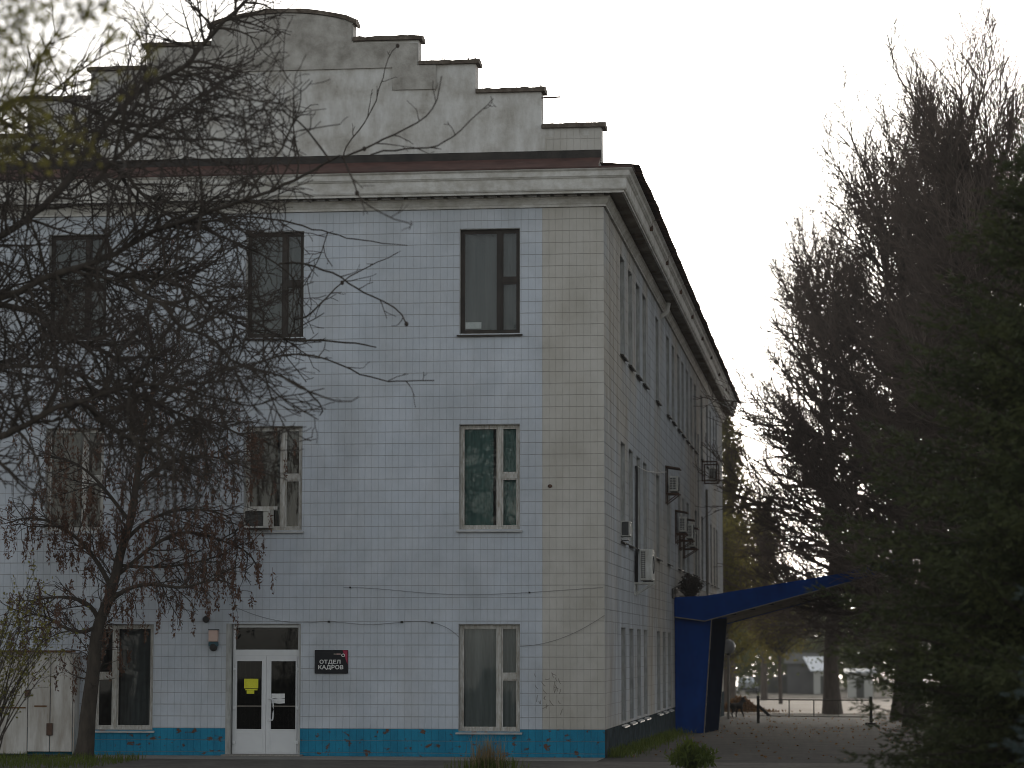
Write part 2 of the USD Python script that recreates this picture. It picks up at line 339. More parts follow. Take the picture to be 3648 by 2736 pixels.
fh = [h[:4] for h in FRONT] + [(DOOR[0] - .10, DOOR[1] + .02, -1, DOOR[3])]
XB = -9 * PW                                                   # where beige paint meets pale blue
beige = grid(XB, 0, ZP, 44, fh)
first = [r for r in beige if r[3] <= ZP + 33 * PH + .001]; rest = [r for r in beige if r[3] > ZP + 33 * PH + .001]
Vt_, ft_ = tile_mesh(first, 'y', 0., 11)
for v in Vt_: obj('tile', (v, ft_), 'beige_tile', bld)
obj('upper_corner_tiles', tiles_joined(rest, 'y', 0., 12), 'beige_tile', bld, kind='stuff')
obj('front_tiles', tiles_joined(grid(XL, XB, ZP, 44, fh), 'y', 0., 13), 'blue_tile', bld, kind='stuff')
pl = [(r[0], r[1], max(r[2], .004), r[3]) for r in grid(XL, 0, ZP - 3 * PH, 3, fh) if r[3] > .03]
obj('plinth_tiles', tiles_joined(pl, 'y', -.004, 14), 'plinth_blue', bld, kind='stuff')
sh = [h[:4] for h in SIDE]
obj('side_tiles', tiles_joined([r for r in grid(.004, YB, ZP, 44, sh, PW, .0012)], 'x', 0., 15), 'side_tile', bld, kind='stuff')
obj('side_plinth', MB().box(-.008, .012, .004, YB, -.9, ZP - .006), 'plinth_slate', bld)

# jamb linings (painted plaster reveals)
def lining(name, rects, axis, depth, parent, inset=.0):
    t = .012
    for h in rects:
        a_, b, c, d = h[:4]
        ring = sbox(a_ , c, b, d).difference(sbox(a_ + t, c + t, b - t, d - t))
        obj(name, MB().prism(ring, .012, depth, 'y') if axis == 'y' else MB().prism(ring, -depth, -.012, 'x'), 'jamb_paint', parent)
lining('window_reveal', FRONT, 'y', .30, bld)
lining('window_reveal', SIDE, 'x', .30, bld)
obj('door_reveal', MB().prism(sbox(DOOR[0] - .10, 0, DOOR[1] + .02, DOOR[3]).difference(sbox(DOOR[0] + .012, -.1, DOOR[1] - .012, DOOR[3] - .012)), -.006, .25, 'y'), 'jamb_paint', bld)

def ring(x0, x1, z0, z1, w): return sbox(x0, z0, x1, z1).difference(sbox(x0 + w, z0 + w, x1 - w, z1 - w))
def folded(x0, x1, z0, z1, y, amp, lam, seed, n=60):
    g = np.random.default_rng(seed); xs = np.linspace(x0, x1, n); ph = np.cumsum(.6 + .8 * g.random(n)) * (x1 - x0) / n / lam * 6.283
    yy = y + amp * np.sin(ph); v = np.vstack([np.column_stack([xs, yy, np.full(n, z0)]), np.column_stack([xs, yy * .5 + y * .5, np.full(n, z1)])])
    i = np.arange(n - 1); return (v, np.vstack([np.column_stack([i, i + 1, i + n + 1]), np.column_stack([i, i + n + 1, i + n])]))
def window(h, seed):
    x0, x1, z0, z1, kind = h; g = .014
    w = thing('window', parent=bld)
    fm = 'dark_frame' if kind == 'top' else 'old_white_frame'
    a_, b, c, d = x0 + g, x1 - g, z0 + g, z1 - g
    y0, y1 = .115, .165
    W = b - a_
    ms = a_ + W * (.66 if kind != 'lowleft' else .34); mw = .075
    mb = MB().prism(ring(a_, b, c, d, .05), y0, y1, 'y')
    mb.box(ms - mw / 2, ms + mw / 2, y0 - .012, y1, c + .051, d - .051)
    n0, n1 = (ms + mw / 2, b - .05) if kind != 'lowleft' else (a_ + .05, ms - mw / 2)
    w0, w1 = (a_ + .05, ms - mw / 2) if kind != 'lowleft' else (ms + mw / 2, b - .05)
    zt = c + (d - c) * .51
    mb.box(n0 + .001, n1 - .001, y0 - .006, y1, zt - .05, zt + .05)
    obj('frame', mb, fm, w)
    sm = MB()
    sash = [(w0, w1, c + .05, d - .05), (n0, n1, c + .05, zt - .05), (n0, n1, zt + .05, d - .05)]
    for q in sash: sm.prism(ring(q[0] + .002, q[1] - .002, q[2] + .002, q[3] - .002, .032), y0 + .008, y1 - .008, 'y')
    obj('sash', sm, fm, w)
    gr = np.random.default_rng(seed)
    for q in sash:
        p = np.array([[q[0] + .03, q[2] + .03], [q[1] - .03, q[2] + .03], [q[1] - .03, q[3] - .03], [q[0] + .03, q[3] - .03]])
        yy = .14 + gr.normal(0, .004, 4)
        v = np.column_stack([p[:, 0], yy, p[:, 1]])
        obj('pane', (np.vstack([v, v + [0, .004, 0]]), CUBE_F), 'pane' if kind != 'lowleft' else 'pane', w)
    if kind in ('mid', 'low'):
        cm = 'curtain_green' if kind == 'mid' else 'curtain_white'
        if x0 < -6: cm = 'curtain_brown'
        cut = w1 - (.11 if kind == 'mid' else -.05)
        obj('curtain', folded(w0 - .02, cut, c - .02, d + .02, .22, .022, .13, seed), cm, w)
        obj('curtain', folded(n0 - (.0 if kind == 'mid' else .06), n1 + .04, c - .02, d + .02, .225, .018, .12, seed + 1), cm, w)
    if kind == 'lowleft': obj('curtain', folded(w0, w1 + .04, c - .02, d, .42, .02, .12, seed), 'curtain_grey', w)
    if kind == 'top': obj('curtain', folded(a_ - .03, b + .03, c, d + .02, .30, .02, .2, seed), 'curtain_grey', w)
    dk = kind == 'top'
    sl = MB().hexa([[x0 - .05, -.07, z0 - .055], [x1 + .05, -.07, z0 - .055], [x1 + .05, .11, z0 - .02], [x0 - .05, .11, z0 - .02],
                    [x0 - .05, -.07, z0 - .03], [x1 + .05, -.07, z0 - .03], [x1 + .05, .11, z0 + .012], [x0 - .05, .11, z0 + .012]])
    obj('sill', sl, 'dark_frame' if dk else 'sill_tin', w)
    return w
for k, h in enumerate(FRONT): window(h, 40 + 3 * k)
# side windows: frame, panes and tin sill
for k, h in enumerate(SIDE):
    y0, y1, z0, z1, kind = h; g = .014; w = thing('window', parent=bld); a_, b, c, d = y0 + g, y1 - g, z0 + g, z1 - g
    ms = a_ + (b - a_) * .64
    mb = MB().prism(ring(a_, b, c, d, .055), -.21, -.16, 'x').box(-.21, -.155, ms - .035, ms + .035, c + .056, d - .056)
    mb.box(-.21, -.157, ms + .036, b - .056, (c + d) / 2 - .04, (c + d) / 2 + .04)
    obj('frame', mb, 'dark_frame' if (kind == 'top' or k % 3 == 0) else 'old_white_frame', w)
    obj('pane', MB().box(-.19, -.186, a_ + .05, ms - .033, c + .05, d - .05), 'pane', w)
    obj('pane', MB().box(-.19, -.186, ms + .033, b - .05, c + .05, d - .05), 'pane', w)
    dn = .055 if kind != 'low' else .09
    obj('sill', MB().hexa([[.085, y0 - .05, z0 - dn - .03], [.085, y1 + .05, z0 - dn - .03], [-.15, y1 + .05, z0 - .02], [-.15, y0 - .05, z0 - .02],
                           [.085, y0 - .05, z0 - dn], [.085, y1 + .05, z0 - dn], [-.15, y1 + .05, z0 + .013], [-.15, y0 - .05, z0 + .013]]),
        {'top': 'dark_frame', 'mid': 'dark_frame', 'low': 'sill_tin'}[kind], w)

# ---- cornice round the front and the side, mitred at the corner
def sweep(profile, x_end=XL - .6, y_end=YB + .6, jit=0):
    p = np.array(profile, float); n = len(p)
    A = np.column_stack([np.full(n, x_end), -p[:, 0], p[:, 1]]); B = np.column_stack([p[:, 0], -p[:, 0], p[:, 1]]); C = np.column_stack([p[:, 0], np.full(n, y_end), p[:, 1]])
    v = np.vstack([A, B, C]); f = []
    for s_ in range(2):
        for i in range(n - 1):
            f.append([s_ * n + i, s_ * n + i + 1, (s_ + 1) * n + i + 1, (s_ + 1) * n + i])
    return (v, np.array(f))
obj('cornice', sweep([(-.2, 11.585), (.05, 11.585), (.05, 11.63), (.075, 11.65), (.12, 11.735), (.15, 11.75), (.15, 11.80), (.12, 11.80), (.12, 11.86)]), 'cornice_paint', bld)
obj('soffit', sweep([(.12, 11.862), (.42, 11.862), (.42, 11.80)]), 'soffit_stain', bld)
obj('fascia', sweep([(.42, 11.80), (.47, 11.80), (.47, 11.845), (.50, 11.855), (.525, 11.885), (.525, 12.10), (.555, 12.115), (.575, 12.135), (.595, 12.145), (.595, 12.25), (.62, 12.262), (.655, 12.28), (.655, 12.305), (-.2, 12.42)]), 'cornice_paint', bld)
for k in range(46):                                            # dentils under the front soffit
    x = .02 - k * .285
    obj('dentil', MB().bevel(x - .19, x, -.275, -.121, 11.788, 11.861, .006), 'cornice_paint', bld)
obj('roof_edge_tin', sweep([(.60, 12.30), (.672, 12.297), (.676, 12.312), (.676, 12.333), (.60, 12.347)], y_end=.02), 'red_tin', bld)
fl = [(-13.9, -.66, 12.335), (-.055, -.66, 12.335), (-.055, -.012, 12.64), (-13.9, -.012, 12.64)]
obj('flashing', MB().add([(x, y, z - dz) for dz in (.03, 0) for x, y, z in fl], CUBE_F), 'red_tin', bld)
obj('flashing_upstand', MB().box(-13.9, -.045, -.028, -.004, 12.56, 12.80), 'bitumen', bld)
# roof: two corrugated slopes behind the parapet
def corrugated(x0, z0, x1, z1, y0, y1, lam, amp, seed, thick=.02):
    n = int((y1 - y0) / lam * 6); yy = np.linspace(y0, y1, n); g = np.random.default_rng(seed)
    wob = np.interp(yy, np.arange(y0 - 1, y1 + 3, 1.1), g.normal(0, .009, len(np.arange(y0 - 1, y1 + 3, 1.1))))
    zz = amp * np.sin(yy / lam * 6.283) + wob
    ex = np.interp(yy, np.arange(y0 - 1, y1 + 3, 1.1), g.normal(0, .012, len(np.arange(y0 - 1, y1 + 3, 1.1))))
    rows = [np.column_stack([np.full(n, x0) + ex, yy, z0 + zz]), np.column_stack([np.full(n, x0) + ex, yy, z0 + zz + thick]), np.column_stack([np.full(n, x1), yy, z1 + zz + thick])]
    v = np.vstack(rows); i = np.arange(n - 1); f = [np.column_stack([r * n + i, r * n + i + 1, (r + 1) * n + i + 1, (r + 1) * n + i]) for r in range(2)]
    return (v, np.vstack(f))
obj('roof', corrugated(.80, 12.345, -6.95, 14.3, .42, YB + .6, .19, .022, 5), 'slate_roof', bld)
obj('roof', corrugated(.80, 12.345, -.03, 12.41, -.5, .40, .19, .012, 7), 'slate_roof', bld)
obj('roof', corrugated(-14.6, 12.36, -6.95, 14.3, .42, YB + .6, .19, .022, 6), 'slate_roof', bld)
for k, y in enumerate(np.arange(6.2, 52, 5.6)):                # gutter straps hanging on the side fascia
    obj('gutter_strap', MB().box(.53, .60, y, y + .05, 12.02, 12.30).box(.60, .76, y, y + .05, 12.27, 12.30), 'rust_iron', bld)
# parapet
mid = -6.98
R_ = [(-.045, 13.30), (-1.33, 14.10), (-2.745, 14.745), (-3.985, 15.30)]
def arc(n=24): return [(x, 15.66 + .31 * max(0, 1 - ((x - mid) / 1.62) ** 2) ** .75) for x in np.linspace(-5.42, mid * 2 + 5.42, n)]
right = []
for (x, z) in R_: right += [(x, z)]
outl = [(-.045, 12.0), (-.045, 13.30), (-1.33, 13.30), (-1.33, 14.10), (-2.745, 14.10), (-2.745, 14.745), (-3.985, 14.745), (-3.985, 15.30), (-5.42, 15.30)] + arc()
left = [(2 * mid - x, z) for x, z in [(-5.42, 15.30), (-3.985, 15.30), (-3.985, 14.80), (-2.745, 14.80), (-2.745, 14.17), (-1.33, 14.17), (-1.33, 13.36), (-.045, 13.36), (-.045, 12.0)]]
par = Polygon(outl + left)
obj('parapet', MB().prism(par, .0, .38, 'y'), 'stucco', bld)
bord = Polygon([(x, z) for x, z in [(-3.6, 14.2), (-4.55, 14.2), (-4.55, 14.69), (-9.5, 14.69), (-9.5, 14.2), (-10.4, 14.2), (-10.4, 15.2), (-8.6, 15.25), (-8.55, 15.6)] + list(reversed([(x, z - .03) for x, z in arc() if abs(x - mid) < 1.6])) + [(-5.4, 15.25), (-3.6, 15.2)]]).buffer(0)
obj('parapet_border', MB().prism(bord.intersection(par.buffer(-.02)), -.045, .002, 'y'), 'stucco_dark', bld)
def cop(x0, x1, z, seed, prof=None):
    """One coping slab with a ragged, weathered top."""
    n = 14; xs = np.linspace(x0, x1, n); g = np.random.default_rng(seed)
    zt = z + .095 + g.normal(0, .008, n) + (0 if prof is None else prof(xs)); zb = np.full(n, z - .012) + (0 if prof is None else prof(xs))
    V = []
    for y, zz in ((-.085, zb), (-.095, zt - .03), (.14, zt + .03), (.44, zt - .02), (.44, zb)):
        V.append(np.column_stack([xs, np.full(n, y), zz]))
    V = np.vstack(V); i = np.arange(n - 1); f = [np.column_stack([r * n + i, r * n + i + 1, ((r + 1) % 5) * n + i + 1, ((r + 1) % 5) * n + i]) for r in range(5)]
    f.append(np.array([[0, n, 2 * n, 3 * n], [0, 3 * n, 4 * n, 4 * n], [n - 1, 2 * n - 1, 3 * n - 1, 4 * n - 1], [n - 1, 4 * n - 1, 5 * n - 1, 5 * n - 1]]))
    obj('coping', (V, np.vstack(f)), 'coping', bld)
for k, (a_, b, z, zl) in enumerate([(-1.32, .04, 13.30, 13.36), (-2.735, -1.25, 14.10, 14.17), (-3.975, -2.665, 14.745, 14.80), (-5.41, -3.9, 15.30, 15.30)]):
    cop(a_, b, z, 60 + k); cop(2 * mid - b, 2 * mid - a_, zl, 70 + k)
cop(-8.62, -5.34, 15.66, 80, lambda x: .31 * np.maximum(0, 1 - ((x - mid) / 1.66) ** 2) ** .75)
pt = [r for r in grid(-1.25, -.05, 12.80, 2, [(-1.25, -1.05, 13.1, 13.4), (-.52, -.3, 13.12, 13.32)]) if r[3] < 13.31]
obj('parapet_tiles', tiles_joined(pt, 'y', -.012, 17), 'beige_tile', bld, kind='stuff')
obj('waste_pipe', MB().tube([(-1.4, .1, 13.97), (-.93, .1, 13.985)], .018, 8, True), 'rust_iron', bld)
# side moulding pipe stub under the eave
obj('overflow_pipe', MB().tube([(.0, 17.2, 11.35), (.2, 17.2, 11.5), (.24, 17.2, 11.75)], .06, 8, True), 'cornice_paint', bld)

# ---- entrance door
dr = thing('entrance_door', parent=bld)
a_, b = -7.93, -6.485
fr = MB().prism(sbox(a_, .03, b, 2.76).difference(unary_union([sbox(a_ + .05, .04, b - .05, 2.10), sbox(a_ + .055, 2.23, b - .04, 2.70)])), .10, .17, 'y')
obj('frame', fr, 'white_pvc', dr)
obj('transom_pane', MB().box(a_ + .05, b - .035, .13, .136, 2.225, 2.705), 'pane_dark', dr)
for (l, r, gl, gr_) in ((a_ + .052, -7.209, -7.84, -7.30), (-7.203, b - .052, -7.10, -6.57)):
    obj('leaf', MB().prism(sbox(l, .042, r, 2.098).difference(sbox(gl, .56, gr_, 1.99)), .085, .15, 'y').prism(ring(gl - .02, gr_ + .02, .54, 2.01, .02), .078, .086, 'y').prism(ring(gl - .02, gr_ + .02, .08, .49, .015), .080, .0855, 'y'), 'white_pvc', dr)
    obj('pane', MB().box(gl - .01, gr_ + .01, .115, .121, .55, 2.0), 'pane_dark', dr)
    obj('mid_bar', MB().box(gl, gr_, .095, .112, 1.03, 1.052), 'trim_grey', dr)
    gm = MB()
    for x in np.linspace(gl + .06, gr_ - .06, 5): gm.tube([(x, .16, .56), (x, .16, 1.99)], .006, 5)
    for zc in (.8, 1.35, 1.72):
        for xc in (gl + .14, gr_ - .14):
            t = np.linspace(0, 6.283, 17); gm.tube(np.column_stack([xc + .055 * np.cos(t), np.full(17, .165), zc + .09 * np.sin(t)]), .006, 5)
    obj('grille', gm, 'trim_grey', dr)
    for z in (.28, 1.0, 1.82):
        hx = l - .01 if l < -7.5 else r + .01
        obj('hinge', MB().bevel(hx - .035, hx + .035, .06, .09, z - .035, z + .035, .008), 'white_pvc', dr)
t = np.linspace(-math.pi / 2, math.pi / 2, 9)
hp = [(-7.15, .085, .74)] + [(-7.055 + .02 * math.cos(q), .025, .97 + .22 * math.sin(q)) for q in t] + [(-7.15, .085, 1.20)]
obj('handle', MB().tube(hp, .016, 8, True), 'white_pvc', dr)
obj('threshold', MB().bevel(DOOR[0] - .12, DOOR[1] + .1, -.32, .25, .005, .035, .01), 'concrete_paving', dr)

obj('yellow_notice', MB().box(-7.69, -7.385, .109, .1135, 1.415, 1.615), 'yellow_paper', label='bright yellow paper sheet taped inside the left door glass', cat='notice')
obj('small_notice', MB().box(-7.66, -7.40, .1095, .1135, 1.375, 1.40).box(-7.63, -7.47, .1095, .1135, 1.30, 1.372), 'yellow_paper', label='small yellow slip just below the yellow sheet on the door', cat='notice')
wn = thing('white_notice', label='crumpled white paper notice on the right door glass above the handle', cat='notice')
for z0, z1 in ((1.205, 1.305), (1.10, 1.198)):
    xs = np.linspace(-7.095, -6.805, 9); yy = .105 + .006 * np.sin(np.arange(9) * 2.1 + z0 * 30)
    v = np.vstack([np.column_stack([xs, yy, z0 + .006 * np.sin(np.arange(9))]), np.column_stack([xs, yy - .003, np.full(9, z1)])]); i = np.arange(8)
    obj('sheet', (v, np.column_stack([i, i + 1, i + 10, i + 9])), 'white_paper', wn)

# ---- sign
sg = thing('name_sign', label='black wall sign reading ОТДЕЛ КАДРОВ right of the white door', cat='sign')
sx0, sx1, sz0, sz1 = -6.14, -5.43, 1.73, 2.225
obj('board', MB().bevel(sx0, sx1, -.045, -.004, sz0, sz1, .006), 'black_board', sg)
kx = (sx1 - sx0) / 1615.0; kz = (sz1 - sz0) / 1145.0
sp = lambda X, Y: (sx0 + (X - 200) * kx, sz1 - (Y - 265) * kz)
obj('red_wedge', MB().prism(Polygon([sp(1560, 280), sp(1800, 280), sp(1800, 960), sp(1690, 640)]), -.0485, -.0455, 'y'), 'sign_red', sg)
def letters(text, X0, X1, Y0, Y1):
    m_ = meshkit.text_mesh(text, 1.0, .1, bold=True); v = np.array(m_.vertices); lo, hi = v.min(0), v.max(0)
    x0, z1 = sp(X0, Y0); x1, z0 = sp(X1, Y1); caps = m_ if False else None
    w = np.column_stack([x0 + (v[:, 0] - lo[0]) / (hi[0] - lo[0]) * (x1 - x0), -.0495 + (1 - v[:, 2] / .1) * .004, z0 + v[:, 1] * (z1 - z0)])
    obj('lettering', (w, np.array(m_.faces)[:, ::-1]), 'sign_white', sg)
letters('ОТДЕЛ', 440, 1460, 745, 925); letters('КАДРОВ', 380, 1600, 1000, 1190)
obj('faint_line', MB().prism(sbox(*sp(1130, 500), *sp(1250, 435)), -.0485, -.0455, 'y'), 'trim_grey', sg)
obj('faint_line', MB().prism(sbox(*sp(1262, 500), *sp(1470, 430)), -.0485, -.0455, 'y'), 'sign_pink', sg)
cx, cz = sp(1590, 520); hexa = Polygon([(cx + .044 * math.cos(q), cz + .037 * math.sin(q)) for q in np.arange(6) * math.pi / 3 + .3])
obj('emblem', MB().prism(hexa.difference(hexa.buffer(-.014)), -.0525, -.0495, 'y'), 'sign_white', sg)

# ---- small wall box with lamp left of the door
bx = thing('alarm_box', label='small pink and teal box on the wall left of the door', cat='wall box')
obj('case', MB().bevel(-8.42, -8.225, -.13, -.004, 2.40, 2.64, .015), 'pink_plastic', bx)
obj('case_rim', MB().box(-8.43, -8.215, -.12, -.004, 2.642, 2.662), 'black_iron', bx)
obj('lower_case', MB().bevel(-8.42, -8.225, -.11, -.004, 2.30, 2.398, .012), 'teal_plastic', bx)
obj('lens', trimesh.creation.icosphere(2, .085).apply_translation([-8.32, -.07, 2.28]), 'black_iron', bx, smooth=True)
lp = thing('bell', label='small black round bell on the wall above the pink box', cat='bell')
obj('dome', trimesh.creation.icosphere(2, .075).apply_translation([-8.49, -.06, 2.87]), 'black_iron', lp, smooth=True)
obj('bracket', MB().box(-8.51, -8.47, -.06, -.004, 2.80, 2.84), 'black_iron', lp)

# ---- cables
def cable(pts, y, r, label, name='cable', matn='cable_rubber'):
    P = np.array([on_y(u, v, y) for u, v in pts]); s_ = np.r_[0, np.cumsum(np.linalg.norm(np.diff(P, axis=0), axis=1))]
    Q = CubicSpline(s_, P)(np.linspace(0, s_[-1], 40)) if len(P) > 2 else P
    k = thing(name, label=label, cat='cable'); obj('strand', MB().tube(Q, r, 6), matn, k); return k, Q
k, Q = cable([(742, 1269), (756, 1269), (934, 1282), (1171, 1278), (1303, 1269)], -.03, .0045, 'thin cable sagging across the front wall above the lower right window')
for p in (Q[1], Q[28]): obj('clip', MB().bevel(p[0] - .018, p[0] + .018, -.04, -.003, p[2] - .016, p[2] + .016, .004), 'black_iron', k)
k, Q = cable([(495, 1305), (570, 1334), (649, 1345), (713, 1343), (788, 1349), (860, 1344.6), (931, 1344.6), (992, 1377)], -.03, .005, 'dark cable running from above the white door to the lower right window')
for p in (Q[17], Q[29], Q[34]): obj('clip', MB().bevel(p[0] - .025, p[0] + .025, -.045, -.003, p[2] - .02, p[2] + .02, .004), 'black_iron', k)
cable([(1123, 1396), (1173, 1390), (1227, 1373), (1294, 1337), (1306, 1329)], -.03, .0045, 'thin cable rising from the lower right window to the building corner')

# ---- air conditioners
wa = thing('window_air_conditioner', label='beige window air conditioner in the middle floor window of the front', cat='air conditioner')
obj('case', MB().prism(ring(-7.66, -7.08, 4.80, 5.19, .035), -.26, .11, 'y').box(-7.63, -7.08 - .03, .05, .09, 4.83, 5.16), 'ac_white', wa)
g_ = MB()
for z in np.linspace(4.84, 5.14, 13): g_.box(-7.622, -7.24, -.22, -.20, z, z + .012)
obj('grille', g_, 'ac_grille', wa); obj('side_panel', MB().box(-7.235, -7.118, -.24, -.225, 4.84, 5.15), 'pale_plaster', wa)
obj('board', MB().box(-7.69, -7.0, .06, .10, 5.20, 5.27), 'old_white_frame', wa)

def outdoor_unit(y, x0, x1, z0, z1, depth, label, tall=False):
    u = thing('outdoor_unit', label=label, cat='air conditioner', group='air conditioner units on the side wall')
    obj('case', MB().bevel(x0, x1, y, y + depth, z0, z1, .015), 'ac_white', u)
    g = MB(); n = max(5, int((z1 - z0) / .05)); e = x0 + (x1 - x0) * (.5 if tall else .82)
    g.box(x0 + .025, e, y - .004, y + .004, z0 + .04, z1 - .04)
    obj('grille_back', g, 'ac_grille', u)
    g = MB()
    for z in np.linspace(z0 + .05, z1 - .05, n): g.box(x0 + .02, e + .005, y - .012, y - .005, z - .008, z + .008)
    for x in np.linspace(x0 + .03, e - .01, 3): g.box(x - .006, x + .006, y - .018, y - .0125, z0 + .04, z1 - .04)
    obj('grille', g, 'ac_white', u)
    t_ = np.linspace(0, 6.283, 21); f_ = MB().tube(np.column_stack([np.full(21, x1 + .006), y + depth * .45 + .2 * np.cos(t_), (z0 + z1) / 2 + .2 * np.sin(t_)]), .012, 5)
    obj('fan_ring', f_, 'ac_grille', u)
    obj('foot', MB().box(x0 + .03, x1 - .03, y + .1, y + .14, z0 - .02, z0 - .001), 'black_iron', u); obj('foot', MB().box(x0 + .03, x1 - .03, y + depth - .14, y + depth - .1, z0 - .02, z0 - .001), 'black_iron', u)
    return u
def bracket(y, z, x1, depth, label, hood=None, rust='rust_iron'):
    b_ = thing('bracket', label=label, cat='bracket', group='steel brackets under the air conditioners')
    for yy in (y + .08, y + depth - .12):
        obj('arm', MB().box(.012, x1, yy, yy + .04, z - .065, z - .025), rust, b_)
        obj('strut', MB().tube([(.03, yy + .02, z - .30), (x1 - .05, yy + .02, z - .066)], .016, 6), rust, b_)
        obj('wall_bar', MB().box(.004, .03, yy - .003, yy + .043, z - .34, z - .02 if hood is None else hood), rust, b_)
    if hood is not None:
        obj('hood', MB().hexa([[.004, y, hood + .01], [x1 + .02, y, hood - .05], [x1 + .02, y + depth, hood - .05], [.004, y + depth, hood + .01], [.004, y, hood + .05], [x1 + .02, y, hood - .02], [x1 + .02, y + depth, hood - .02], [.004, y + depth, hood + .05]]), rust, b_)
    return b_
sa = thing('window_air_conditioner', label='small window air conditioner jutting from the first middle floor side window', cat='air conditioner')
obj('case', MB().prism(ring(4.16, 4.78, 4.78, 5.12, .03), -.16, .2, 'x').box(.165, .185, 4.192, 4.748, 4.812, 5.088), 'ac_white', sa)
obj('grille', MB().box(.02, .17, 4.148, 4.156, 4.80, 5.10), 'ac_grille', sa); obj('drip_tray', MB().box(.012, .16, 4.2, 4.7, 4.69, 4.765), 'sill_tin', sa)
outdoor_unit(7.7, .14, .44, 3.88, 4.62, .85, 'large white outdoor unit lowest on the side wall beside the black hose', True)
bracket(7.7, 3.86, .46, .85, 'white bracket under the large outdoor unit beside the black hose', None, 'ac_white')
outdoor_unit(19.1, .09, .35, 6.67, 7.1, .75, 'outdoor unit under its own small hood, alone above the window tops')
bracket(19.0, 6.65, .39, .85, 'hooded bracket of the lone unit above the window tops', 7.34)
outdoor_unit(23.3, .11, .33, 5.72, 6.16, .75, 'nearest outdoor unit of the close group of three on the side wall')
bracket(23.2, 5.70, .35, .85, 'hooded bracket of the nearest unit in the group of three', 6.32)
outdoor_unit(25.1, .2, .42, 5.60, 6.03, .75, 'middle outdoor unit of the close group of three on the side wall')
bracket(25.0, 5.58, .44, .85, 'hooded bracket of the middle unit in the group of three', 6.18)
outdoor_unit(27.1, .16, .38, 5.42, 5.88, .75, 'farthest outdoor unit of the close group of three on the side wall')
bracket(27.0, 5.40, .45, .85, 'hooded bracket of the farthest unit in the group of three', 6.02)
outdoor_unit(38.4, .23, .46, 8.20, 8.64, .8, 'highest outdoor unit, in an open steel cage near the far corner')
cg = thing('steel_cage', label='open steel cage round the highest outdoor unit near the far corner', cat='cage')
for z in (8.13, 8.80):
    obj('frame_ring', MB().box(.004, .56, 38., 38.05, z, z + .05).box(.004, .56, 39.5, 39.55, z, z + .05).box(.51, .56, 38.052, 39.498, z, z + .05), 'rust_iron', cg)
for y in (38., 39.5): obj('post', MB().box(.512, .558, y + .002, y + .048, 8.182, 8.798), 'rust_iron', cg); obj('post', MB().box(.006, .05, y + .002, y + .048, 8.182, 8.798), 'rust_iron', cg)
obj('side_plate', MB().box(.565, .60, 38.2, 39.2, 8.2, 8.55), 'rust_iron', cg)
hs = thing('drain_hose', label='black hose running down the side wall beside the large outdoor unit', cat='hose')
obj('hose', MB().tube([(.05, 8.0, 6.62), (.055, 8.06, 6.45), (.05, 8.03, 5.8), (.052, 8.0, 5.0), (.05, 7.98, 4.4), (.05, 7.97, 3.8)], .033, 8, True), 'black_iron', hs)
wr = thing('side_wire', label='pale wire from the black hose to the hooded bracket', cat='cable')
obj('strand', MB().tube([(.05, 8.0, 6.62), (.06, 11.5, 6.72), (.06, 15.0, 6.92), (.05, 18.9, 7.2)], .010, 6), 'ac_white', wr)
cd = thing('conduit', label='thin grey conduit running straight down the side wall near its far end', cat='pipe')
obj('pipe', MB().tube([(.03, 35.6, 9.6), (.03, 35.6, 3.6)], .035, 6), 'sill_tin', cd)
cd = thing('conduit', label='darker drain pipe down the side wall just before the last windows', cat='pipe')
obj('pipe', MB().tube([(.05, 40.6, 8.0), (.05, 40.6, 3.2)], .05, 6), 'trim_grey', cd)
ant = thing('eave_rod', label='thin white rod sticking out under the far eave', cat='rod')
obj('rod', MB().tube([(.03, 36.0, 11.2), (.95, 41, 10.9)], .012, 6), 'sill_tin', ant)

# ---- entrance canopy on the side wall
cp = thing('entrance_canopy', label='bright blue butterfly canopy on a tapered blue pier at the side wall', cat='canopy')
bot = [(.012, 3.21), (.89, 3.09), (4.70, 4.11), (6.6, 4.60)]; top = [(6.7, 4.94), (4.79, 4.44), (.91, 3.81), (.012, 3.77)]
obj('fascia', MB().prism(Polygon(bot + top), 22.56, 22.62, 'y'), 'canopy_blue', cp)
obj('fascia_trim', MB().tube([(x, 22.555, z - .015) for x, z in bot], .018, 6), 'trim_grey', cp)
slab = Polygon([(.012, 3.25), (.89, 3.13), (6.6, 4.64), (6.6, 4.80), (.9, 3.62), (.012, 3.60)])
obj('slab', MB().prism(slab, 22.625, 35.6, 'y'), 'canopy_soffit', cp)
obj('fascia', MB().prism(Polygon(bot + top), 35.605, 35.66, 'y'), 'canopy_blue', cp)
for x in (1.5, 2.05, 2.6):
    z = 3.13 + (x - .89) * .2645; obj('soffit_lamp', MB().box(x, x + .3, 22.9, 23.2, z - .03, z + .02), 'black_iron', cp)
zb = -.19
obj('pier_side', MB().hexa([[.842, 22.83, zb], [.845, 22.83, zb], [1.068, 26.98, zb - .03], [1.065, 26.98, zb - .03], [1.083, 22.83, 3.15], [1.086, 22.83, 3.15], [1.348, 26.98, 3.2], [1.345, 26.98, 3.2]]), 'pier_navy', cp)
obj('pier', MB().hexa([[.012, 22.8, zb], [.84, 22.8, zb], [1.06, 27., zb - .03], [.012, 27., zb - .03], [.012, 22.8, 3.22], [1.08, 22.8, 3.17], [1.34, 27., 3.24], [.012, 27., 3.22]]), 'canopy_blue', cp)
obj('pier_trim', MB().tube([(.845, 22.79, zb), (1.085, 22.79, 3.15)], .018, 6), 'trim_grey', cp)
obj('pier_trim', MB().tube([(1.065, 27.0, zb - .03), (1.345, 27.0, 3.22)], .018, 6), 'trim_grey', cp)
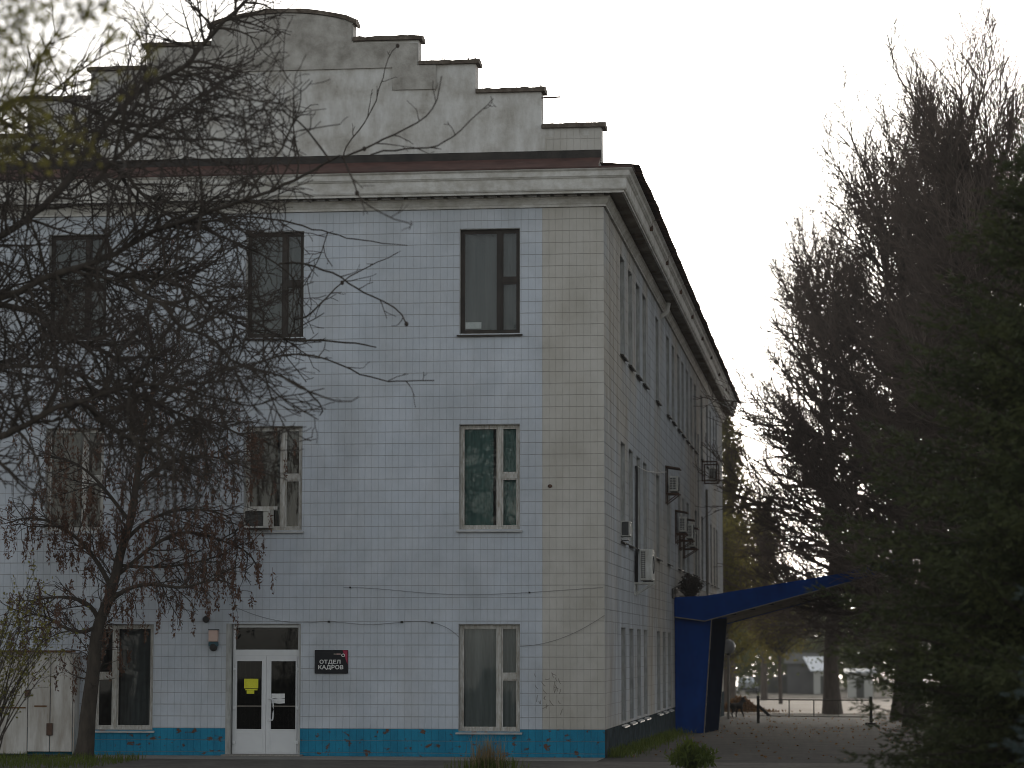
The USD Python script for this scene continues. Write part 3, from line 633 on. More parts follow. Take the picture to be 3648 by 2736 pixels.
obj('wall_flashing', MB().prism(Polygon([(21.5, 3.72), (48.5, 3.72), (48.5, 4.39), (41.5, 4.34), (34.6, 4.285), (29, 4.25), (24.5, 4.17), (21.5, 4.0)]), .014, .03, 'x'), 'bitumen', cp)

def leaf_cloud(centers, size, seed, squash=1.0, aspect=.55):
    """One diamond leaf of two triangles at each point, turned at random."""
    g = np.random.default_rng(seed); n = len(centers)
    d = g.normal(size=(n, 3)); d[:, 2] *= squash; d /= np.linalg.norm(d, axis=1, keepdims=True)
    e = np.cross(d, g.normal(size=(n, 3))); e /= np.linalg.norm(e, axis=1, keepdims=True)
    s_ = (size * (.6 + .8 * g.random(n)))[:, None]; c = np.asarray(centers)
    v = np.stack([c, c + d * s_ * .5 + e * s_ * aspect * .5, c + d * s_, c + d * s_ * .5 - e * s_ * aspect * .5], 1).reshape(-1, 3)
    k = np.arange(n)[:, None] * 4
    return (v, np.vstack([k + [0, 1, 2], k + [0, 2, 3]]))
sb = thing('dry_shrub', (.45, 23.4, 3.85), label='dark dry shrub growing on the canopy roof against the wall', cat='shrub')
g = np.random.default_rng(3); pts = g.normal(size=(1500, 3)); pts /= np.linalg.norm(pts, axis=1, keepdims=True); pts *= (g.random(1500) ** .5)[:, None] * [.34, .5, .34]; pts[:, 2] += .30
obj('foliage', leaf_cloud(pts, .07, 4), 'twig', sb)
st = []
for k in range(40):
    d = g.normal(size=3); d[2] = abs(d[2]) + .4; d /= np.linalg.norm(d); st.append(np.array([[0, 0, -.2], d * .3, d * .62 + g.normal(0, .05, 3)]))
obj('stems', tubes(st, [np.array([.015, .01, .004])] * len(st), 4), 'twig', sb)

# ---- white sheet-metal gate at the left foot of the facade
gt = thing('metal_gate', label='rusty white sheet metal gate panels at the bottom left corner', cat='gate')
gx = [-14.4, -12.27, -11.77, -11.27]
for k in range(3):
    zt = 2.16; y = -.30 - .03 * k
    obj('panel', MB().bevel(gx[k] + .012, gx[k + 1] - .012, y - .03, y, .03 + .05 * (k > 0), zt, .008), 'gate_paint', gt)
obj('top_rail', MB().box(-14.4, -11.25, -.43, -.32, 2.165, 2.215), 'rust_streak', gt)
obj('cross_rail', MB().box(-14.2, -12.32, -.345, -.331, .985, 1.015), 'rust_streak', gt); obj('cross_rail', MB().box(-12.12, -11.85, -.375, -.361, 1.02, 1.05), 'rust_streak', gt)
obj('lock', MB().bevel(-12.33, -12.21, -.40, -.331, 1.24, 1.38, .01), 'rust_iron', gt); obj('hinge', MB().bevel(-11.83, -11.70, -.44, -.391, .42, .68, .01), 'rust_iron', gt)
obj('side_sheet', MB().box(-11.268, -11.24, -.38, -.012, .02, 2.16), 'gate_paint', gt)

# ================================================================ trees
def unit(v): return v / (np.linalg.norm(v) + 1e-12)
def branch(g, p, d, L, n, wander, up):
    """A wandering polyline of n+1 points from p along d."""
    pts = [p]; s_ = L / n; d = unit(np.asarray(d, float))
    for _ in range(n):
        d = unit(d + g.normal(0, wander, 3) + [0, 0, up]); p = p + d * s_; pts.append(p)
    return np.array(pts)
def side_dir(g, d, ang, flat=None):
    a_ = unit(np.cross(d, g.normal(size=3)))
    if flat is not None: a_ = unit(a_ - flat * .6 * (a_ @ flat))
    return unit(d * math.cos(ang) + a_ * math.sin(ang))
def children(g, polys, rads, per_m, len_f, ang, levels_n, wander, up, rfac, start=.15, lmin=.05, jitter=.5, flat=None):
    P, R = [], []
    for poly, r in zip(polys, rads):
        seg = np.linalg.norm(np.diff(poly, axis=0), axis=1); L = seg.sum(); cum = np.r_[0, np.cumsum(seg)] / max(L, 1e-9)
        n = max(1, int(L * per_m * (1 - start) + g.random()))
        for t_ in start + (1 - start) * (np.arange(n) + g.random(n)) / n:
            k = min(np.searchsorted(cum, t_) - 1, len(seg) - 1); k = max(k, 0); f = (t_ - cum[k]) / max(cum[k + 1] - cum[k], 1e-9)
            p = poly[k] * (1 - f) + poly[k + 1] * f; d = unit(poly[k + 1] - poly[k]); rr = r[k] * (1 - f) + r[k + 1] * f
            l = max(lmin, len_f(L, t_) * (1 + jitter * (g.random() - .5) * 2))
            q = branch(g, p, side_dir(g, d, ang * (.7 + .6 * g.random()), flat), l, levels_n, wander, up)
            r0 = min(rr * .8, rfac[0]) ; P.append(q); R.append(np.linspace(r0, rfac[1], len(q)))
    return P, R

def road_tree(g, H, crown_r, z0, tilt_low, tilt_high, n_prim, dens=1.0):
    """Leafless avenue tree: leader, rising limbs, dense fine twigs curving upward."""
    trunk = branch(g, np.zeros(3) - [0, 0, .3], (0, 0, 1), H * .93, 14, .035, .05)
    tr = np.linspace(.30, .03, 15) * H / 16; tr[0] *= 1.35
    hz = np.linalg.norm(np.diff(trunk, axis=0), axis=1).cumsum()
    P, R = [], []
    for k in range(n_prim):
        f = (k + g.random()) / n_prim; z = z0 + (H * .90 - z0) * f ** .85
        i = min(int(z / (H * .93) * 14), 13); p = trunk[i] + (trunk[i + 1] - trunk[i]) * (z / (H * .93) * 14 - i)
        az = k * 2.39996 + g.normal(0, .3); el = math.radians(tilt_low + (tilt_high - tilt_low) * f + g.normal(0, 6))
        L = crown_r * (1.12 - .58 * f) * (.75 + .5 * g.random()) / max(math.cos(el), .4) ** .45
        q = branch(g, p, (math.cos(az) * math.cos(el), math.sin(az) * math.cos(el), math.sin(el)), L, 7, .07, .07)
        P.append(q); R.append(np.linspace(min(tr[i] * .6, .10), .012, 8))
    P2, R2 = children(g, P, R, 5.0 * dens, lambda L, t_: L * (.46 - .26 * t_), .62, 4, .10, .10, (.034, .011), .10, .4)
    P3, R3 = children(g, P2, R2, 4.6 * dens, lambda L, t_: .85 - .35 * t_, .60, 3, .12, .10, (.014, .0085), .05, .25)
    P4, R4 = children(g, P3, R3, 2.3 * dens, lambda L, t_: .42, .6, 2, .12, .10, (.009, .0075), .1, .12)
    return trunk, tr, (P, R), (P2, R2), (P3 + P4, R3 + R4)
def put_road_tree(seed, name, loc, rotz, label, twig='twig_red', **kw):
    g = np.random.default_rng(seed); t_, tr, a1, a2, a3 = road_tree(g, **kw)
    x = thing(name, loc, rotz, label=label, cat='tree')
    obj('trunk', tubes([t_], [tr], 10), 'bark_grey', x, smooth=True); obj('limbs', tubes(*a1, 6), 'bark_grey', x, smooth=True)
    obj('branches', tubes(*a2, 4), twig, x, kind='stuff'); n_ = {}
    obj('twigs', tubes(*a3, 3), twig, x, kind='stuff')
    return x
TA = dict(H=20.5, crown_r=4.4, z0=3.4, tilt_low=-2, tilt_high=62, n_prim=84)
t1 = put_road_tree(101, 'bare_tree', (4.35, 60.5, -.45), 0, 'bare leafless tree whose trunk stands behind the low barrier gate', **TA)
t2 = put_road_tree(102, 'bare_tree', (7.2, 33.0, -.25), 40, 'tall bare tree in the middle of the leafless row behind the green spruce', H=19.5, crown_r=5.6, z0=3.6, tilt_low=4, tilt_high=62, n_prim=70, dens=1.0)
dup(t1, 'bare_tree', (6.9, 45., -.33), 75, .84, label='slim bare tree just right of the trunk behind the barrier gate', cat='tree')
dup(t2, 'bare_tree', (8.3, 23.5, -.18), 250, .80, label='bare tree half covered by the upper edge of the green spruce', cat='tree')
dup(t2, 'bare_tree', (9.9, 13.0, -.1), 150, .82, label='nearest and tallest bare tree behind the green spruce at the right edge', cat='tree')

# ---- spruces at the right edge
def spruce(g, H, R0, zlow, zmax, n, tuft, spacing=.30):
    """Whorls of drooping boughs carrying upturned needle tufts."""
    limbs, lr, C, D, Sz = [], [], [], [], []
    z = zlow; k = 0
    while z < H - .15:
        f = (z - zlow) / (H - zlow); rad = R0 * (1 - f) ** .85 * min(1, .55 + .45 * (z - zlow) / max(zmax - zlow, .1)) + .12
        for j in range(max(4, int(n * (1 - .5 * f)))):
            az = g.random() * 6.283; L = rad * (.75 + .45 * g.random()); el = -.18 + .5 * f + g.normal(0, .08)
            q = branch(g, np.array([0, 0, z + g.normal(0, .1)]), (math.cos(az) * math.cos(el), math.sin(az) * math.cos(el), math.sin(el)), L, 5, .05, .05)
            limbs.append(q); lr.append(np.linspace(.03 * (1 - f) + .008, .005, 6))
            nb_ = int(L / .11)
            for t_ in (np.arange(nb_) + g.random(nb_)) / nb_ * .95 + .05:
                i = min(int(t_ * 5), 4); p = q[i] + (q[i + 1] - q[i]) * (t_ * 5 - i); d = unit(q[i + 1] - q[i]); sd = unit(np.cross(d, [0, 0, 1.]))
                for sgn in (-1, 1):
                    dd = unit(d * .75 + sd * sgn * (.5 + .5 * g.random()) + np.array([0, 0, g.normal(-.16, .16)])); bl = (.18 + .34 * (1 - t_) * min(L / 2, 1)) * (.7 + .6 * g.random())
                    m_ = max(3, int(bl / .036)); u_ = (np.arange(m_) + g.random(m_)) / m_
                    C.extend(p + dd * (u_ * bl)[:, None] + [0, 0, 1] * (-.25 * u_[:, None] ** 2 * bl) + g.normal(0, .012, (m_, 3))); D.extend(dd + g.normal(0, .38, (m_, 3))); Sz.extend(tuft * (.6 + .7 * g.random(m_)))
        z += spacing * (.8 + .4 * g.random()); k += 1
    C, D, Sz = np.array(C), np.array(D), np.array(Sz)[:, None]; D /= np.linalg.norm(D, axis=1, keepdims=True)
    A = np.cross(D, g.normal(size=D.shape)); A /= np.linalg.norm(A, axis=1, keepdims=True); B = np.cross(D, A); w = np.minimum(Sz * .11, .014)
    v = np.stack([C, C + D * Sz * .35 + A * w, C + D * Sz * .35 - A * .5 * w + B * .87 * w, C + D * Sz * .35 - A * .5 * w - B * .87 * w, C + D * Sz], 1).reshape(-1, 3)
    b_ = np.arange(len(C))[:, None] * 5; f = np.vstack([b_ + t for t in ([4, 1, 2], [4, 2, 3], [4, 3, 1])])
    return limbs, lr, (v, f)
def put_spruce(seed, loc, label, mat_, **kw):
    g = np.random.default_rng(seed); l, r, nd = spruce(g, **kw); x = thing('spruce_tree', loc, 0, label=label, cat='tree'); H = kw['H']
    obj('trunk', tubes([np.array([[0, 0, -.2], [0.02, 0, H * .5], [0, 0, H * .97]])], [np.array([.16, .10, .015])], 10), 'bark_dark', x, smooth=True)
    obj('boughs', tubes(l, r, 4), 'bark_dark', x); obj('needles', nd, mat_, x, kind='stuff')
    return x
put_spruce(201, (7.75, -24, 0), 'dark green spruce filling the right edge of the view', 'needle_green', H=9.0, R0=3.6, zlow=.3, zmax=2.7, n=19, tuft=.15, spacing=.21)
put_spruce(202, (8.05, -31, 0), 'bluish spruce in front of the dark green one at the right edge', 'needle_blue', H=5.2, R0=1.9, zlow=.4, zmax=1.5, n=15, tuft=.14, spacing=.2)
put_spruce(203, (8.7, -12, 0), 'second dark green spruce, half hidden behind the large one', 'needle_green', H=9., R0=2.8, zlow=.4, zmax=1.8, n=13, tuft=.15, spacing=.28)

sp1 = stage.GetPrimAtPath('/World/spruce_tree')
dup(sp1, 'spruce_tree', (8.5, -18.5, -.25), 130, .72, label='lower green spruce filling the gap behind the boughs of the large one', cat='tree')
dup(sp1, 'spruce_tree', (7.9, -3.0, -.2), 245, .66, label='farthest and smallest green spruce beside the yard', cat='tree')

# ---- big bare tree reaching in from the left
Y0 = -20.
HERO = [
 ([(-260, 640), (-120, 660), (22, 637), (99, 600), (190, 572), (234, 556), (329, 501), (395, 479), (457, 457), (530, 431), (603, 406), (713, 347), (742, 340)], 13, 3),
 ([(99, 600), (183, 577), (278, 597), (351, 599), (413, 630), (475, 670), (548, 696), (621, 732), (694, 736), (788, 745), (812, 750)], 8, 2.0),
 ([(285, 602), (322, 645), (362, 670), (384, 703), (446, 725), (486, 762), (541, 794), (614, 816), (687, 867), (691, 897)], 7, 1.6),
 ([(614, 816), (690, 855), (720, 864), (775, 857)], 3, 1.4),
 ([(541, 790), (600, 770), (700, 775), (790, 812), (850, 823), (938, 822)], 3, 1.5),
 ([(-260, 660), (-60, 640), (37, 666), (91, 681), (110, 710), (153, 732), (205, 750), (249, 776), (300, 824), (322, 856), (365, 886), (420, 908), (439, 930), (486, 944)], 12, 3),
 ([(-260, 900), (-100, 960), (0, 940), (55, 918), (128, 878), (175, 871), (205, 897), (270, 940), (329, 951), (384, 973), (457, 992), (530, 997)], 13, 1.6),
 ([(128, 878), (230, 850), (311, 831), (365, 834), (420, 845), (530, 875), (621, 845)], 7, 1.5),
 ([(-260, 520), (-100, 430), (0, 325), (128, 325), (220, 340), (330, 440), (420, 486), (530, 534), (600, 570), (650, 640)], 11, 1.8),
 ([(-260, 600), (-60, 540), (120, 420), (200, 310), (320, 185), (400, 140), (470, 60), (535, 0), (560, -40)], 13, 5),
 ([(200, 400), (275, 320), (413, 220), (475, 180), (520, 160)], 7, 2),
 ([(742, 340), (790, 318), (863, 285), (903, 263), (947, 208), (954, 164)], 3.2, 1.4),
 ([(742, 340), (760, 300), (812, 219), (837, 128), (859, 99)], 2.4, 1.2),
 ([(800, 335), (866, 322), (947, 314), (998, 278), (1038, 241), (1060, 208)], 2.6, 1.2),
 ([(742, 340), (764, 395), (800, 446), (867, 479), (888, 478)], 2.6, 1.2),
 ([(603, 570), (690, 580), (735, 600), (770, 623), (830, 650), (878, 700)], 3.2, 2.0),
 ([(640, 690), (690, 660), (735, 612), (800, 575), (860, 545)], 3., 1.2),
 ([(713, 347), (640, 260), (560, 240), (500, 280)], 3., 1.2),
 ([(530, 431), (600, 330), (640, 250), (650, 190)], 4., 1.3),
 ([(420, 486), (560, 470), (700, 500), (790, 520), (880, 530)], 3.5, 1.3),
 ([(-260, 760), (-80, 800), (60, 790), (180, 810), (300, 870), (420, 850), (520, 800)], 8, 1.5),
 ([(-260, 450), (-80, 300), (60, 210), (180, 230), (300, 290), (420, 300), (560, 350)], 8, 1.5),
]
g = np.random.default_rng(31)
HP, HR = [], []
for k, (pts, r0, r1) in enumerate(HERO):
    yy = Y0 + np.linspace(-1, 1, len(pts)) * g.normal(0, .9) + g.normal(0, .8)
    yb = Y0 + 3.5 * math.sin(k * 1.7)
    P = np.array([on_y(u, v, yb + .35 * math.sin(i * 1.3 + k)) for i, (u, v) in enumerate(pts)])
    s_ = np.r_[0, np.cumsum(np.linalg.norm(np.diff(P, axis=0), axis=1))]; n = max(8, int(s_[-1] / .16))
    Q = CubicSpline(s_, P)(np.linspace(0, s_[-1], n)); Q[1:-1] += g.normal(0, .008, (n - 2, 3))
    HP.append(Q); HR.append(np.linspace(r0, r1, n) * (Y0 - EYE[1]) / (FPX / S) * .80)
bt = thing('bare_tree', label='large bare tree reaching dark crooked limbs in from the left edge', cat='tree')
tb = on_y(-300, 700, Y0)
obj('trunk', tubes([branch(g, np.array([tb[0], Y0, -.3]), (0, 0, 1), 13, 12, .03, .05)], [np.linspace(.34, .09, 13)], 12), 'bark_dark', bt, smooth=True)
for q, r in zip(HP, HR): obj('limb', tubes([q], [r], 8), 'bark_dark', bt, smooth=True)
wide = [i for i in range(len(HERO)) if HERO[i][1] > 3.4]; fine = [i for i in range(len(HERO)) if HERO[i][1] <= 3.4]
vd = unit(FWD)
A = children(g, [HP[i] for i in wide], [HR[i] for i in wide], 8.0, lambda L, t_: 1.5 - .9 * t_, .85, 6, .13, .02, (.024, .007), .08, .3, flat=vd)
Af = children(g, [HP[i] for i in fine], [HR[i] for i in fine], 2.2, lambda L, t_: .45 - .25 * t_, .8, 4, .14, .02, (.009, .0045), .15, .12, flat=vd)
# keep the open right side airy: fewer side shoots there
def px(p):
    d = p - EYE; z = d @ FWD; return (1824 + FPX * (d @ RGT) / z) / S, (1368 - FPX * (d @ UPV) / z) / S
keep = [i for i, q in enumerate(A[0]) if px(q[-1])[0] < 560 + 160 * g.random()]
A = ([A[0][i] for i in keep], [A[1][i] for i in keep])
B = children(g, A[0], A[1], 7.0, lambda L, t_: .60 - .25 * t_, .75, 4, .14, .02, (.011, .0065), .1, .15, flat=vd)
B2 = children(g, B[0], B[1], 5.0, lambda L, t_: .24, .7, 3, .14, .02, (.0075, .006), .2, .08)
Bf = children(g, Af[0], Af[1], 3.0, lambda L, t_: .14, .7, 3, .12, .02, (.005, .004), .3, .06)
obj('branches', tubes(A[0] + Af[0], A[1] + Af[1], 5), 'bark_dark', bt, smooth=True, kind='stuff')
obj('twigs', tubes(B[0] + Bf[0], B[1] + Bf[1], 4), 'twig', bt, kind='stuff')
obj('twigs', tubes(B2[0], B2[1], 3), 'twig', bt, kind='stuff')
knots = [q[-1] for q in HP if True]
km = MB()
for p in [HP[15][-1], HP[0][-1], HP[11][2], HP[12][-1], HP[16][6], HP[14][4]]:
    km.mesh(trimesh.creation.icosphere(1, .03).apply_scale([1, 1, 1.2]).apply_translation(p))
obj('bud_knots', km, 'twig', bt)
spur = []
for i in (9, 10):                                              # short leafy spurs along the rising limbs
    q = HP[i]
    for p in q[::1]:
        for _ in range(5):
            d = unit(g.normal(size=3) + [.1, 0, .3]); spur.append(np.array([p, p + d * .12, p + d * (.16 + .22 * g.random()) + g.normal(0, .03, 3)]))
obj('spurs', tubes(spur, [np.array([.008, .006, .004])] * len(spur), 3), 'twig', bt, kind='stuff')

# ---- nearer leafy branches in the upper left corner
YL = -37.
lt = thing('leafy_tree', label='blurred leafy branches with olive leaves in the upper left corner', cat='tree')
LG = [([(-420, 620), (-200, 420), (22, 193), (66, 153), (127, 85), (158, 55), (182, 35), (219, 13), (260, -30)], 8), ([(-420, 300), (-100, 60), (30, -20)], 6), ([(-420, 700), (-160, 420), (-20, 330), (40, 230), (90, 170)], 6),
      ([(-300, 200), (-60, 120), (20, 60), (70, 40)], 4), ([(-420, 640), (-150, 330), (0, 270), (60, 290), (100, 330)], 4), ([(182, 35), (230, 10), (280, 50), (310, 78)], 2)]
LP, LR = [], []
for pts, r0 in LG:
    P = np.array([on_y(u, v, YL + .3 * math.sin(i)) for i, (u, v) in enumerate(pts)]); s_ = np.r_[0, np.cumsum(np.linalg.norm(np.diff(P, axis=0), axis=1))]; n = 26
    LP.append(CubicSpline(s_, P)(np.linspace(0, s_[-1], n))); LR.append(np.linspace(r0, 1.2, n) * 18.5 / (FPX / S) * .9)
base = LP[0][0]
obj('trunk', tubes([np.array([[base[0] - .6, YL, -.3], [base[0] - .5, YL, 2], base + [-.2, 0, -.5], base + [0, 0, .6]])], [np.array([.2, .17, .13, .06])], 10), 'bark_dark', lt, smooth=True)
for q, r in zip(LP, LR): obj('limb', tubes([q], [r], 6), 'bark_dark', lt, smooth=True)
C1 = children(g, LP, LR, 14, lambda L, t_: .5 - .2 * t_, .8, 4, .15, .03, (.007, .003), .25, .12)
C2 = children(g, C1[0], C1[1], 8, lambda L, t_: .16, .8, 3, .15, .0, (.0035, .002), .1, .05)
obj('twigs', tubes(C1[0] + C2[0], C1[1] + C2[1], 4), 'twig', lt, kind='stuff')
tips = np.vstack([q[1:] for q in C2[0]]); tips = tips[g.random(len(tips)) < .85]
def thin_out(p): u, v = px(p); return u < 330 and v < 380
tips = np.array([p for p in tips if thin_out(p)])
obj('leaves', leaf_cloud(np.repeat(tips, 4, 0) + g.normal(0, .05, (4 * len(tips), 3)), .052, 8), 'leaf_olive', lt, kind='stuff')

# ---- small tree with hanging brown seed bunches by the facade
YS = -1.9
bx_ = thing('seed_tree', label='small bare tree with hanging brown seed bunches close to the facade', cat='tree')
SP = [([(170, 1668), (178, 1645), (189, 1555), (203, 1430), (214, 1348), (228, 1312), (249, 1245), (264, 1181), (281, 1127), (292, 1057), (303, 990), (312, 930), (325, 860)], 22, 4),
      ([(226, 1318), (262, 1280), (330, 1262), (400, 1268), (450, 1255), (500, 1262)], 6, 1.5), ([(249, 1245), (330, 1180), (400, 1150), (470, 1165), (540, 1200), (556, 1230)], 5, 1.4),
      ([(214, 1345), (180, 1300), (120, 1290), (60, 1300)], 6, 1.4), ([(240, 1270), (200, 1200), (150, 1150), (80, 1120), (20, 1130)], 6, 1.4), ([(264, 1181), (330, 1120), (420, 1100), (500, 1120)], 5, 1.4),
      ([(281, 1127), (220, 1050), (160, 1000), (90, 990)], 5, 1.4), ([(292, 1057), (370, 1000), (440, 985), (510, 1010)], 5, 1.4), ([(303, 990), (360, 930), (420, 905), (500, 930), (560, 950)], 5, 1.4),
      ([(312, 930), (260, 870), (200, 840), (130, 850)], 4, 1.3), ([(325, 860), (370, 800), (430, 770)], 4, 1.3), ([(214, 1348), (150, 1360), (90, 1330), (30, 1350)], 5, 1.4), ([(325, 860), (330, 760), (320, 690), (335, 600)], 4, 1.3), ([(255, 1220), (330, 1225), (420, 1215), (500, 1190)], 4, 1.3)]
SPP, SPR = [], []
for k, (pts, r0, r1) in enumerate(SP):
    yo = 0 if k == 0 else .9 * math.sin(k * 2.3)
    P = np.array([on_y(u, v, YS - (0 if k == 0 else min(i * .3, 1) * (yo + .3))) for i, (u, v) in enumerate(pts)]); s_ = np.r_[0, np.cumsum(np.linalg.norm(np.diff(P, axis=0), axis=1))]; n = max(8, int(s_[-1] / .12))
    SPP.append(CubicSpline(s_, P)(np.linspace(0, s_[-1], n))); rr = np.interp(np.linspace(0, 1, n), [0, .1, .35, 1], [r0 * 1.15, r0 * .86, r0 * .62, r1]) if k == 0 else np.linspace(r0, r1, n)
    SPR.append(rr * 54 / (FPX / S))
obj('trunk', tubes([SPP[0]], [SPR[0]], 12), 'bark_dark', bx_, smooth=True)
for q, r in zip(SPP[1:], SPR[1:]): obj('limb', tubes([q], [r], 7), 'bark_dark', bx_, smooth=True)
g = np.random.default_rng(77)
E1 = children(g, SPP, SPR, 9.0, lambda L, t_: 1.0 - .5 * t_, .85, 5, .14, .0, (.015, .007), .2, .25)
E2 = children(g, E1[0], E1[1], 7.5, lambda L, t_: .34, .75, 4, .14, -.03, (.008, .006), .15, .1)
ok = lambda q: px(q[-1])[0] < 575 and px(q[-1])[1] > 660
i1 = [i for i, q in enumerate(E1[0]) if ok(q)]; E1 = ([E1[0][i] for i in i1], [E1[1][i] for i in i1]); i2 = [i for i, q in enumerate(E2[0]) if ok(q)]; E2 = ([E2[0][i] for i in i2], [E2[1][i] for i in i2])
obj('branches', tubes(*E1, 4), 'twig', bx_, kind='stuff'); obj('twigs', tubes(*E2, 3), 'twig', bx_, kind='stuff')
# bunches: winged seeds strung along a hanging stalk
ends = [q[-1] for q in E2[0]]; g.shuffle(ends); ends = ends[:620]
ends += [on_y(u + 32 * g.normal(), v + 28 * g.normal(), YS - .4) for u, v in [(130, 1110)] * 16 + [(330, 560)] * 9 + [(380, 570)] * 8 + [(600, 960)] * 3 + [(90 + 470 * g.random(), 880 + 330 * g.random()) for _ in range(130)]]
sc, st = [], []
for e in ends:
    L = .26 + .32 * g.random(); st.append(np.array([e, e + [g.normal(0, .02), g.normal(0, .02), -L * .5], e + [g.normal(0, .03), g.normal(0, .03), -L]]))
    m_ = 30; t_ = g.random(m_); sc.append(e + np.column_stack([g.normal(0, .018, m_), g.normal(0, .018, m_), -L * (.12 + .85 * t_)]))
obj('seed_stalks', tubes(st, [np.array([.004, .003, .002])] * len(st), 3), 'seed_brown', bx_, kind='stuff')
v, f = leaf_cloud(np.vstack(sc), .075, 9, squash=3.0, aspect=.38); obj('seed_bunches', (v, f), 'seed_brown', bx_, kind='stuff')

# ---- sparse yellow-green leaves low at the left edge (a bush in front of the gate)
lb = thing('leafy_bush', label='thin bush with yellow green leaves in front of the white gate', cat='bush')
g = np.random.default_rng(55); bp = on_y(-60, 1600, -12.); stx = []
for k in range(22):
    tip = on_y(-40 + 190 * g.random(), 1180 + 260 * g.random(), -12. + g.normal(0, .4)); b0 = np.array([bp[0] + g.normal(0, .15), -12. + g.normal(0, .1), 0.]); mid_ = (b0 + tip) / 2 + [-.15, 0, .25]; t_ = np.linspace(0, 1, 9)[:, None]
    stx.append((1 - t_) ** 2 * b0 + 2 * t_ * (1 - t_) * mid_ + t_ ** 2 * tip)
obj('stems', tubes(stx, [np.linspace(.016, .004, 9)] * 22, 5), 'twig', lb)
D1 = children(g, stx, [np.linspace(.01, .004, 9)] * 22, 6, lambda L, t_: .3, .7, 3, .12, .03, (.005, .003), .45, .1)
obj('twigs', tubes(*D1, 3), 'twig', lb, kind='stuff')
tp = np.vstack([q[1:] for q in D1[0]]); obj('leaves', leaf_cloud(np.repeat(tp, 2, 0) + g.normal(0, .03, (2 * len(tp), 3)), .06, 10), 'leaf_olive', lb, kind='stuff')

# ================================================================ background beyond the yard
def leafy(seed, name, loc, H, prof, n, size, m_, label, lean=.0, limbs=26, zt=.12):
    """Tree with trunk, limbs and leaves; prof(f) gives the crown radius at height fraction f."""
    g = np.random.default_rng(seed); x = thing(name, loc, 0, label=label, cat='tree')
    obj('trunk', tubes([branch(g, np.array([0, 0, -.3]), (lean, 0, 1), H * .9, 8, .02, .03)], [np.linspace(.22, .03, 9) * H / 12], 8), 'bark_grey', x)
    lp_ = []
    for k in range(limbs):
        f = zt + (1 - zt) * g.random(); az = 6.283 * g.random(); r = prof(f) * (.7 + .5 * g.random()); z = H * f
        lp_.append(np.array([[0, 0, z * .72], [r * .45 * math.cos(az), r * .45 * math.sin(az), z * .88], [r * math.cos(az), r * math.sin(az), z + .2]]))
    obj('limbs', tubes(lp_, [np.array([.06, .035, .01])] * limbs, 4), 'twig', x)
    cl = []
    for q in lp_:
        k = n // limbs; t_ = .3 + .7 * g.random(k); i = np.minimum((t_ * 2).astype(int), 1)
        p = q[i] + (q[i + 1] - q[i]) * (t_ * 2 - i)[:, None]; f = np.clip(p[:, 2] / H, .02, .98)
        cl.append(p + g.normal(0, 1, (k, 3)) * np.array([max(prof(v), .15) * .22 for v in f])[:, None] * [1, 1, 1.2])
    obj('crown', leaf_cloud(np.vstack(cl), size, seed + 1), m_, x, kind='stuff')
    return x
pop = lambda R: (lambda f: R * math.sin(min(1, f * 1.15) * math.pi * .5) * (1 - f ** 5) + .1)
rnd = lambda R: (lambda f: R * math.sqrt(max(.03, 1 - (2 * f - 1.05) ** 2)))
at = lambda u, y: on_y(u, 1423, y)[0]
leafy(301, 'poplar_tree', (at(1578, 100), 100, float(gz(100))), 17.2, pop(1.75), 13000, .24, 'leaf_yellow', 'tall narrow yellowing poplar just past the far building corner', limbs=60, zt=.3)
leafy(302, 'poplar_tree', (at(1650, 118), 118, float(gz(118))), 13.0, pop(1.6), 10000, .24, 'leaf_yellow', 'shorter narrow poplar right of the tall one behind the canopy', limbs=46, zt=.36)
leafy(303, 'green_tree', (at(1568, 80), 80, float(gz(80))), 9.6, rnd(2.0), 9000, .2, 'leaf_yellow', 'full yellow green tree showing above the blue canopy past the corner', limbs=60, zt=.3)
leafy(304, 'yellow_tree', (at(1686, 96), 96, float(gz(96))), 6.8, rnd(1.7), 4600, .18, 'leaf_yellow', 'yellowing tree under the canopy end above the far car', limbs=40, zt=.55)
leafy(305, 'green_tree', (at(1735, 205), 205, float(gz(205))), 11, rnd(4.2), 5000, .26, 'leaf_green', 'broad green tree behind the far garages', limbs=44)
leafy(306, 'green_tree', (at(1880, 150), 150, float(gz(150))), 10., rnd(4.0), 6000, .28, 'leaf_green', 'dark green tree behind the pale far shed', limbs=50)
leafy(307, 'green_tree', (at(1565, 150), 150, float(gz(150))), 9., rnd(3.6), 5000, .28, 'leaf_green', 'far green tree partly hidden by the blue pier', limbs=44)
g = np.random.default_rng(400); fc = []
for k in range(11):
    u = 1520 + 45 * k; y = 240 + 12 * (k % 4); c = np.array([at(u, y), y, -2.1 + 4.5 + 1.5 * g.random()]); fc.append(c + g.normal(size=(3200, 3)) * [2.6, 2.2, 2.4 + 1.2 * g.random()])
fc = np.vstack(fc); fc = fc[fc[:, 2] > gz(fc[:, 1])]
obj('far_wood', leaf_cloud(fc, .5, 401), 'leaf_green', kind='stuff', label='far wood closing the view beyond the yard', cat='trees')

